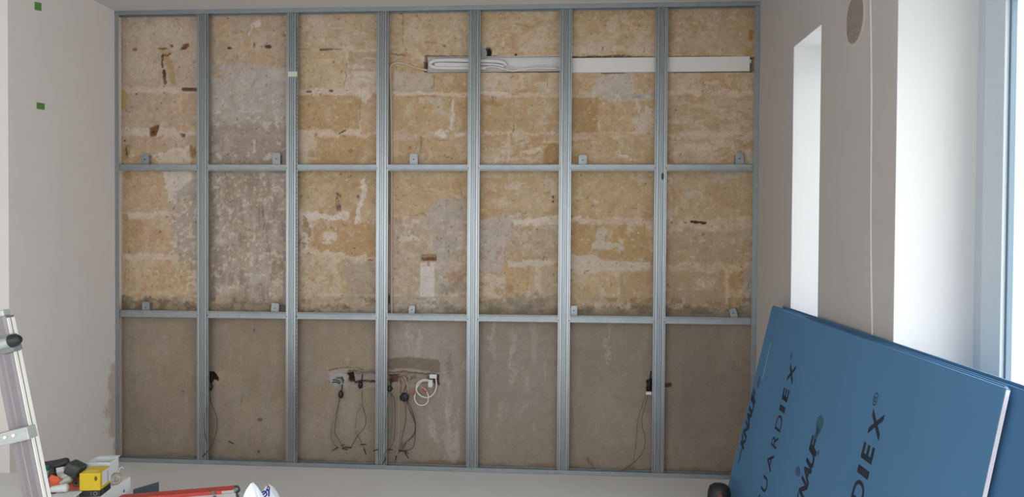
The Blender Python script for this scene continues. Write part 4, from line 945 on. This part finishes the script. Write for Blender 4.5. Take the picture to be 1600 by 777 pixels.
# ------------------------------------------------------------------ white box used as a tool table
BZ = .5
cx = 1.170; cy = -1.737
WTOP = mat('white_laminate', (214, 214, 214), .45, var=.02)
t = thing('storage_box', 'white storage cabinet with tools piled on its top, bottom left', 'cabinet', (.75, -2.1, 0))
bm = bmesh.new(); box(bm, (.30, -2.55, .03), (cx, cy, BZ), .003); obj('carcass', bm, WTOP, t)
bm = bmesh.new(); cyl(bm, (cx, -1.79, .455), (cx+.002, -1.79, .455), .006, .006, 12); obj('screw_hole_shade', bm, mat('hole_shadow_grey', (110, 110, 112), .6), t)  # grey disc stands in for the shade inside a small hole
bm = bmesh.new()
for x in (.36, cx-.06):
    for y in (-2.49, cy-.06): cyl(bm, (x, y, 0), (x, y, .032), .022, .022, 14)
obj('foot', bm, DARK, t)

# yellow and black carton
YEL = mat('yellow_card', (206, 174, 18), .45); BLK = mat('black_card', (34, 36, 38), .45); WCARD = mat('white_card', (206, 206, 208), .5)
bx, by = 1.088, -2.02
t = thing('product_carton', 'yellow carton with a black base band standing on the white cabinet', 'carton', (bx, by, BZ), rotz=0)
CM = Matrix.Translation((1.191, -1.985, BZ)) @ Matrix.Rotation(.17, 4, 'Z')
cw, cdp, ch = .079, .094, .096
bm = bmesh.new(); box(bm, (-cw, 0, 0), (0, cdp, ch), .0015, CM); obj('carton_body', bm, YEL, t)
bm = bmesh.new(); box(bm, (-cw-.0006, -.0006, 0), (.0008, cdp+.0006, .026), .0, CM); obj('base_band', bm, BLK, t)
bm = bmesh.new(); box(bm, (-.0, .020, .038), (.0011, cdp-.001, ch-.001), 0, CM); o = obj('white_side_label', bm, WCARD, t)
bm = bmesh.new(); box(bm, (.0011, .066, .038), (.0016, .069, .085), 0, CM); obj('black_bar', bm, BLK, o)
bm = bmesh.new(); box(bm, (-cw+.012, .012, ch-.0006), (-.016, .045, ch+.0008), 0, CM); obj('top_flap', bm, mat('pale_yellow_card', (214, 196, 96), .5), t)
bm = bmesh.new()
poly_prism(bm, [(.006*math.cos(a*PI/8), .010*math.sin(a*PI/8)) for a in range(16)], CM @ Matrix(((1, 0, 0, -.016), (0, 0, -1, 0), (0, 1, 0, ch-.022), (0, 0, 0, 1))), .0006); obj('seal_dot', bm, mat('brown_ink', (96, 70, 20), .5), t)
def text_mesh(body, size, mx, m, parent, bold=.01, name='printed_letter'):
    for i, chh in enumerate(body):
        if chh == ' ': continue
        cu = bpy.data.curves.new('glyph', 'FONT'); cu.body = chh; cu.size = size; cu.offset = bold*size; cu.align_x = 'CENTER'
        tmp = bpy.data.objects.new('glyph', cu); COL.objects.link(tmp)
        me = bpy.data.meshes.new_from_object(tmp.evaluated_get(bpy.context.evaluated_depsgraph_get())); bpy.data.objects.remove(tmp); bpy.data.curves.remove(cu)
        me.transform(mx @ Matrix.Translation((i*size*.72, 0, 0))); obj(name, me, m, parent)
GREYT = mat('grey_print', (120, 120, 118), .5)
text_mesh('IO', .022, CM @ Matrix.Translation((-.034, -.001, .006)) @ Matrix.Rotation(PI/2, 4, 'X'), GREYT, t)
text_mesh('P', .022, CM @ Matrix.Translation((.0012, .022, .006)) @ Matrix.Rotation(PI/2, 4, 'Z') @ Matrix.Rotation(PI/2, 4, 'X'), GREYT, t)
# opened white carton behind it
t = thing('opened_carton', 'small white open carton right behind the yellow carton', 'carton', (1.13, -1.83, BZ))
OM = Matrix.Translation((1.158, -1.868, BZ)) @ Matrix.Rotation(.12, 4, 'Z')
bm = bmesh.new(); 
for a, b in (((-.095, 0, 0), (-.092, .075, .102)), ((-.003, 0, 0), (0, .075, .102)), ((-.092, 0, 0), (-.003, .003, .102)), ((-.092, .072, 0), (-.003, .075, .102)), ((-.092, .003, 0), (-.003, .072, .003))): box(bm, a, b, 0, OM)
obj('walls', bm, WCARD, t)
bm = bmesh.new(); box(bm, (-.09, .075, .1), (-.004, .10, .103), 0, OM); obj('flap', bm, WCARD, t)

# glass jar / tape roll beside
t = thing('tape_roll', 'roll of clear packing tape beside the yellow carton', 'tape roll', (1.2, -1.84, BZ))
bm = bmesh.new()
def torus_roll(bm, c, R, r, w, ax):
    q = Vector((0, 0, 1)).rotation_difference(Vector(ax).normalized()).to_matrix().to_4x4(); mx = Matrix.Translation(c) @ q; seg = 28
    prof = [(r, -w), (R, -w), (R, w), (r, w)]; rings = []
    for k in range(seg):
        a = 2*PI*k/seg; rings.append([bm.verts.new(mx @ Vector((x*math.cos(a), x*math.sin(a), z))) for x, z in prof])
    for k in range(seg):
        A, B = rings[k], rings[(k+1) % seg]
        for j in range(4): bm.faces.new((A[j], A[(j+1) % 4], B[(j+1) % 4], B[j]))
torus_roll(bm, (1.166, -1.84, BZ+.024), .024, .016, .009, (.6, -.8, 0)); obj('tape', bm, mat('clear_brown_tape', (150, 142, 124), .25), t, False)
bm = bmesh.new(); torus_roll(bm, (1.166, -1.84, BZ+.024), .016, .0135, .0095, (.6, -.8, 0)); obj('core', bm, mat('card_core', (196, 186, 168), .8), t)
bm = bmesh.new(); tube(bm, [Vector((1.160, -1.815, BZ+.040)), Vector((1.164, -1.808, BZ+.058)), Vector((1.172, -1.806, BZ+.064)), Vector((1.178, -1.806, BZ+.056))], .0018, 6); obj('loose_end', bm, WCARD, t)

def rod(name, label, p0, p1, r0, m, group=None, r1=None, cat='tool'):
    bm = bmesh.new(); tube(bm, [Vector(p0), (Vector(p0)+Vector(p1))/2, Vector(p1)], lambda s: r0+((r1 or r0)-r0)*s, 14, 3); return tag(obj(name, bm, m, None, True), label, cat, group)
def pz(px, py, h):         # point above the cabinet top at height h
    return atz(px, py, BZ+h)
BLKT = mat('black_tool_plastic', (44, 42, 44), .5, bump=.2, bscale=60); TEAL = mat('teal_plastic', (22, 122, 104), .4); ORG = mat('orange_plastic', (206, 84, 50), .45); GRY = mat('pale_grey_plastic', (176, 176, 164), .5); NAVY = mat('dark_blue_plastic', (66, 84, 100), .5); DGRN = mat('dark_green_black_plastic', (50, 58, 54), .5)
# angle grinder: black battery block, grey body, orange guard disc
t = thing('angle_grinder', 'cordless tool with dark green battery block lying above an orange disc', 'power tool', pz(113, 768, .0))
def ctr(px, py, Y): return at(px, py, Y)
Y0 = -1.93
bm = bmesh.new(); c = ctr(118, 733, Y0); s = (Y0-CAM.y)/F_PX
box(bm, (-12*s, -.03, -10*s), (12*s, .03, 10*s), .010, Matrix.Translation(c) @ Matrix.Rotation(.42, 4, 'Y')); obj('battery', bm, DGRN, t, True)
bm = bmesh.new(); tube(bm, [ctr(112, 742, Y0), ctr(97, 748, Y0), ctr(84, 756, Y0)], lambda q: .022-.004*q, 14, 4); obj('grip', bm, GRY, t, True)
bm = bmesh.new(); c = ctr(80, 754, Y0-.01); tube(bm, [ctr(87, 750, Y0-.01), ctr(79, 755, Y0-.01), ctr(74, 758, Y0-.01)], lambda q: .021*(1-.2*q), 14, 4); obj('collar', bm, BLKT, t, True)
bm = bmesh.new(); lump(bm, 84.5, 754.5, Y0-.03, 15, 14, 5, .012); obj('orange_button', bm, ORG, t, True)
t = thing('cable_reel', 'orange ring shaped reel partly hidden behind the yellow carton', 'reel', ctr(122, 770, -1.97))
bm = bmesh.new(); c = ctr(121, 754, -1.90); torus_roll(bm, c, 15*s, 5.5*s, .014, (.35, -.9, .1)); bmesh.ops.bevel(bm, geom=[e for e in bm.edges], offset=.002, segments=1, affect='EDGES'); obj('rim', bm, ORG, t)
bm = bmesh.new(); torus_roll(bm, c, 5.6*s, 2*s, .016, (.35, -.9, .1)); obj('hub', bm, mat('grey_brown_hub', (112, 92, 78), .6), t)
# long black tool with pale label lying at the back
t = thing('cordless_saw', 'long black tool with a white label lying along the back', 'power tool', ctr(85, 745, -1.86))
bm = bmesh.new(); tube(bm, [ctr(58, 727, -1.84), ctr(70, 726, -1.84), ctr(84, 722, -1.84), ctr(98, 720.5, -1.84), ctr(106, 720.5, -1.84)], lambda q: .010+.003*math.sin(q*9), 10, 4); obj('blade_arm', bm, BLKT, t, True)
bm = bmesh.new(); tube(bm, [ctr(74, 733, -1.86), ctr(86, 730, -1.86), ctr(100, 724, -1.86), ctr(106, 721, -1.86)], lambda q: .024-.013*q, 12, 4); obj('housing', bm, BLKT, t, True)
bm = bmesh.new(); tube(bm, [ctr(80, 732, -1.88), ctr(82, 742, -1.89), ctr(86, 750, -1.90)], .015, 10, 4); obj('grip', bm, BLKT, t, True)
bm = bmesh.new(); box(bm, (-6.5*s, -.004, -3.6*s), (6.5*s, .004, 3.6*s), .001, Matrix.Translation(ctr(94.5, 734, -1.905)) @ Matrix.Rotation(-.2, 4, 'Y')); obj('white_label', bm, WCARD, t)
# teal capped bottle
t = thing('glue_bottle', 'pale bottle with a teal green cap beside the ladder', 'bottle', ctr(70, 752, -1.9))
bm = bmesh.new(); tube(bm, [ctr(71, 749, -1.9), ctr(70, 742, -1.9), ctr(69, 737, -1.9)], lambda q: .016+.005*q, 14, 4); obj('body', bm, GRY, t, True)
bm = bmesh.new(); box(bm, (-6.2*s, -.018, -4.6*s), (6.2*s, .018, 4.6*s), .005, Matrix.Translation(ctr(68.5, 733.5, -1.9)) @ Matrix.Rotation(-.15, 4, 'Y')); obj('cap', bm, TEAL, t)
# white cylinder, blue grey tool, dark red rods, yellow tool, small plugs
bm = bmesh.new(); lump(bm, 71, 762, -1.96, 17, 20, 9, .03); tag(obj('work_glove', bm, NAVY, None, True), 'blue grey work glove bunched up right beside the ladder rail', 'glove')
t = thing('sealant_tube', 'white sealant tube lying in front of the cordless tool', 'tube', ctr(94, 770, -1.98))
bm = bmesh.new(); tube(bm, [ctr(81, 765, -2.03), ctr(90, 764, -2.03), ctr(104, 762.5, -2.03)], lambda q: .012+.004*q, 14, 4); obj('barrel', bm, WCARD, t, True)
bm = bmesh.new(); tube(bm, [ctr(96, 754, -1.95), ctr(106, 750, -1.95), ctr(112, 748, -1.95)], .014, 12, 4); obj('nozzle', bm, GRY, t, True)
rod('screwdriver', 'dark red thin rod lying lowest in front of the tools', ctr(80, 771.5, -2.0), ctr(106, 768.5, -2.0), .003, mat('dark_red_plastic', (112, 34, 42), .4), cat='screwdriver')
rod('screwdriver', 'thin red handled driver slanting across the white tube', ctr(86, 762, -1.96), ctr(98, 749, -1.96), .0028, mat('wine_red_plastic', (138, 60, 62), .4), cat='screwdriver')
bm = bmesh.new(); box(bm, (-16*s, -.06, -.002), (20*s, .05, .002), .001, Matrix.Translation(ctr(98, 776, -2.06)) @ Matrix.Rotation(.2, 4, 'Z')); tag(obj('paper_sheet', bm, WCARD), 'white paper sheet under the tools at the bottom edge', 'paper')
YW = -1.72
t = thing('yellow_multitool', 'yellow and black hand tool glimpsed left of the ladder rail', 'hand tool', ctr(14, 777, YW))
bm = bmesh.new(); tube(bm, [ctr(-12, 776, YW), ctr(2, 770, YW), ctr(14, 765, YW), ctr(22, 762, YW)], lambda q: .016-.003*q, 12, 4); obj('body', bm, mat('amber_plastic', (204, 152, 52), .5), t, True)
bm = bmesh.new(); tube(bm, [ctr(-10, 779, YW-.02), ctr(6, 775, YW-.02), ctr(20, 770, YW-.02)], .006, 8, 4); obj('black_strip', bm, BLKT, t, True)

# ------------------------------------------------------------------ red steel trestle, dark panel and plastic bags
yT = -1.95
RP = mat('red_painted_steel', (186, 62, 52), .45, bump=.1, var=.15, vscale=25); GS = mat('grey_steel_side', (176, 172, 172), .45, .2)
A = at(185, 777.5, yT); B = at(372, 762.5, yT)
t = thing('work_trestle', 'red topped steel trestle beam crossing the bottom left', 'trestle', ((A.x+B.x)/2, yT, 0))
d = (B-A).normalized(); q = Vector((1, 0, 0)).rotation_difference(d).to_matrix().to_4x4(); TM = Matrix.Translation(A) @ q; Lb = (B-A).length
bm = bmesh.new(); box(bm, (0, -.03, -.012), (Lb-.012, .03, .002), .002, TM); obj('red_beam_cap', bm, RP, t)
bm = bmesh.new(); box(bm, (0, -.028, -.060), (Lb, .028, -.012), .002, TM); box(bm, (Lb-.055, -.031, -.010), (Lb-.004, .031, .001), .001, TM); obj('grey_beam', bm, GS, t)
for sx, sy in ((.03, -1), (.03, 1), (Lb-.05, -1), (Lb-.05, 1)):
    p = TM @ Vector((sx, 0, -.05)); bm = bmesh.new(); tube(bm, [p, Vector((p.x+(.03 if sx > .1 else -.03), yT+sy*.11, .012))], .012, 10, 2); obj('leg', bm, GS, t, True)
bm = bmesh.new(); c = TM @ Vector((Lb-.006, -.02, .0)); tube(bm, [c+Vector((.0, 0, .012)), c+Vector((.016, 0, .010)), c+Vector((.020, 0, -.004)), c+Vector((.008, 0, -.014)), c+Vector((.016, 0, -.028)), c+Vector((.0, 0, -.036))], .004, 8, 4); obj('spring_clip', bm, DARK, t, True)
bm = bmesh.new(); c = at(333, 770.5, yT-.035); cyl(bm, c, c+Vector((0, .01, 0)), .009, .009, 16); cyl(bm, c+Vector((.004, -.002, -.02)), c+Vector((.004, .006, -.02)), .007, .007, 14); obj('clamp_knob', bm, mat('brass_grey', (120, 112, 104), .4, .5), t)
yD = -1.78
bm = bmesh.new(); pp = [at(208, 765.5, yD), at(246, 754.5, yD), at(247, 790, yD), at(208, 792, yD)]
lo = [bm.verts.new(v) for v in pp]; hi = [bm.verts.new(v+Vector((0, .012, 0))) for v in pp]
bm.faces.new(lo); bm.faces.new(hi[::-1])
for k_ in range(4): bm.faces.new((lo[k_], lo[(k_+1) % 4], hi[(k_+1) % 4], hi[k_]))
# extend down to floor as a tall offcut
for v in (lo[2], lo[3], hi[2], hi[3]): v.co.z = .0
bm2 = bm; tag(obj('dark_offcut_panel', bm2, mat('dark_slate_panel', (62, 70, 80), .6, var=.05)), 'dark slate offcut panel standing behind the red trestle beam', 'panel')

def bag(name, label, spine, width, m, seed, y, peak):
    """tall crumpled sack standing on the floor: outline from peak pixels, folded closed at the top"""
    rd = random.Random(seed)
    bm = bmesh.new(); seg = 36; rings = []
    top = at(peak[0], peak[1], y)
    nl = 34
    for i in range(nl+1):
        f = i/nl; z = f*top.z
        wx = width*(1-.0*f)*(1 if f < .72 else max(.05, (1-min(1, (f-.72)/.28))**.62)); wy = .10*(1-f**5)+.008
        cxx = spine+(top.x-spine)*f**2
        ring = []
        for k in range(seg):
            a = 2*PI*k/seg; rr = 1+.12*math.sin(a*5+seed+f*9)*f+.08*math.sin(a*9+f*31+seed)+.04*math.sin(a*17-f*60)
            ring.append(bm.verts.new((cxx+wx*rr*math.cos(a), y+wy*rr*math.sin(a), z)))
        rings.append(ring)
    for P_, Q_ in zip(rings, rings[1:]):
        for k in range(seg): bm.faces.new((P_[k], P_[(k+1) % seg], Q_[(k+1) % seg], Q_[k]))
    bm.faces.new(rings[0][::-1]); bm.faces.new(rings[-1])
    return obj(name, bm, m, None, False)
BAGM = mat('white_plastic_film', (226, 230, 244), .35, bump=.5, bscale=18)
b1 = tag(bag('plastic_bag', '', at(391, 757, -2.25).x+.008, .07, BAGM, 3, -2.25, (393.5, 755)), 'plain white crumpled plastic bag with a pointed top, by the trestle', 'bag')
bt2 = thing('printed_bag', 'white bag with blue lettering beside the plain white bag', 'bag', (at(418, 757, -1.6).x, -1.70, 0))
bb = bag('bag_body', '', at(424, 757, -1.70).x, .062, mat('white_sack_film', (222, 224, 232), .4, bump=.4, bscale=18), 8, -1.70, (418.5, 757.5)); bb.parent = bt2; bb.matrix_parent_inverse = bt2.matrix_basis.inverted()
BLUE = mat('blue_print', (44, 48, 138), .5)
for pts, r in (([(409, 770), (414, 768), (417, 773), (413, 777)], .0035), ([(411, 774), (416, 768), (419, 764)], .0035), ([(416, 764), (420, 768), (420, 776)], .004), ([(417, 762), (421, 762), (420, 771)], .003)):
    bm = bmesh.new(); tube(bm, [at(x, y, -1.80) for x, y in pts], r, 6, 5, flat=.3); o = obj('blue_lettering', bm, BLUE, bt2, True)
bm = bmesh.new(); tube(bm, [at(417, 758.5, -1.78), at(420, 760, -1.78)], .003, 6, 3, flat=.4); obj('red_print', bm, RED, bt2, True)
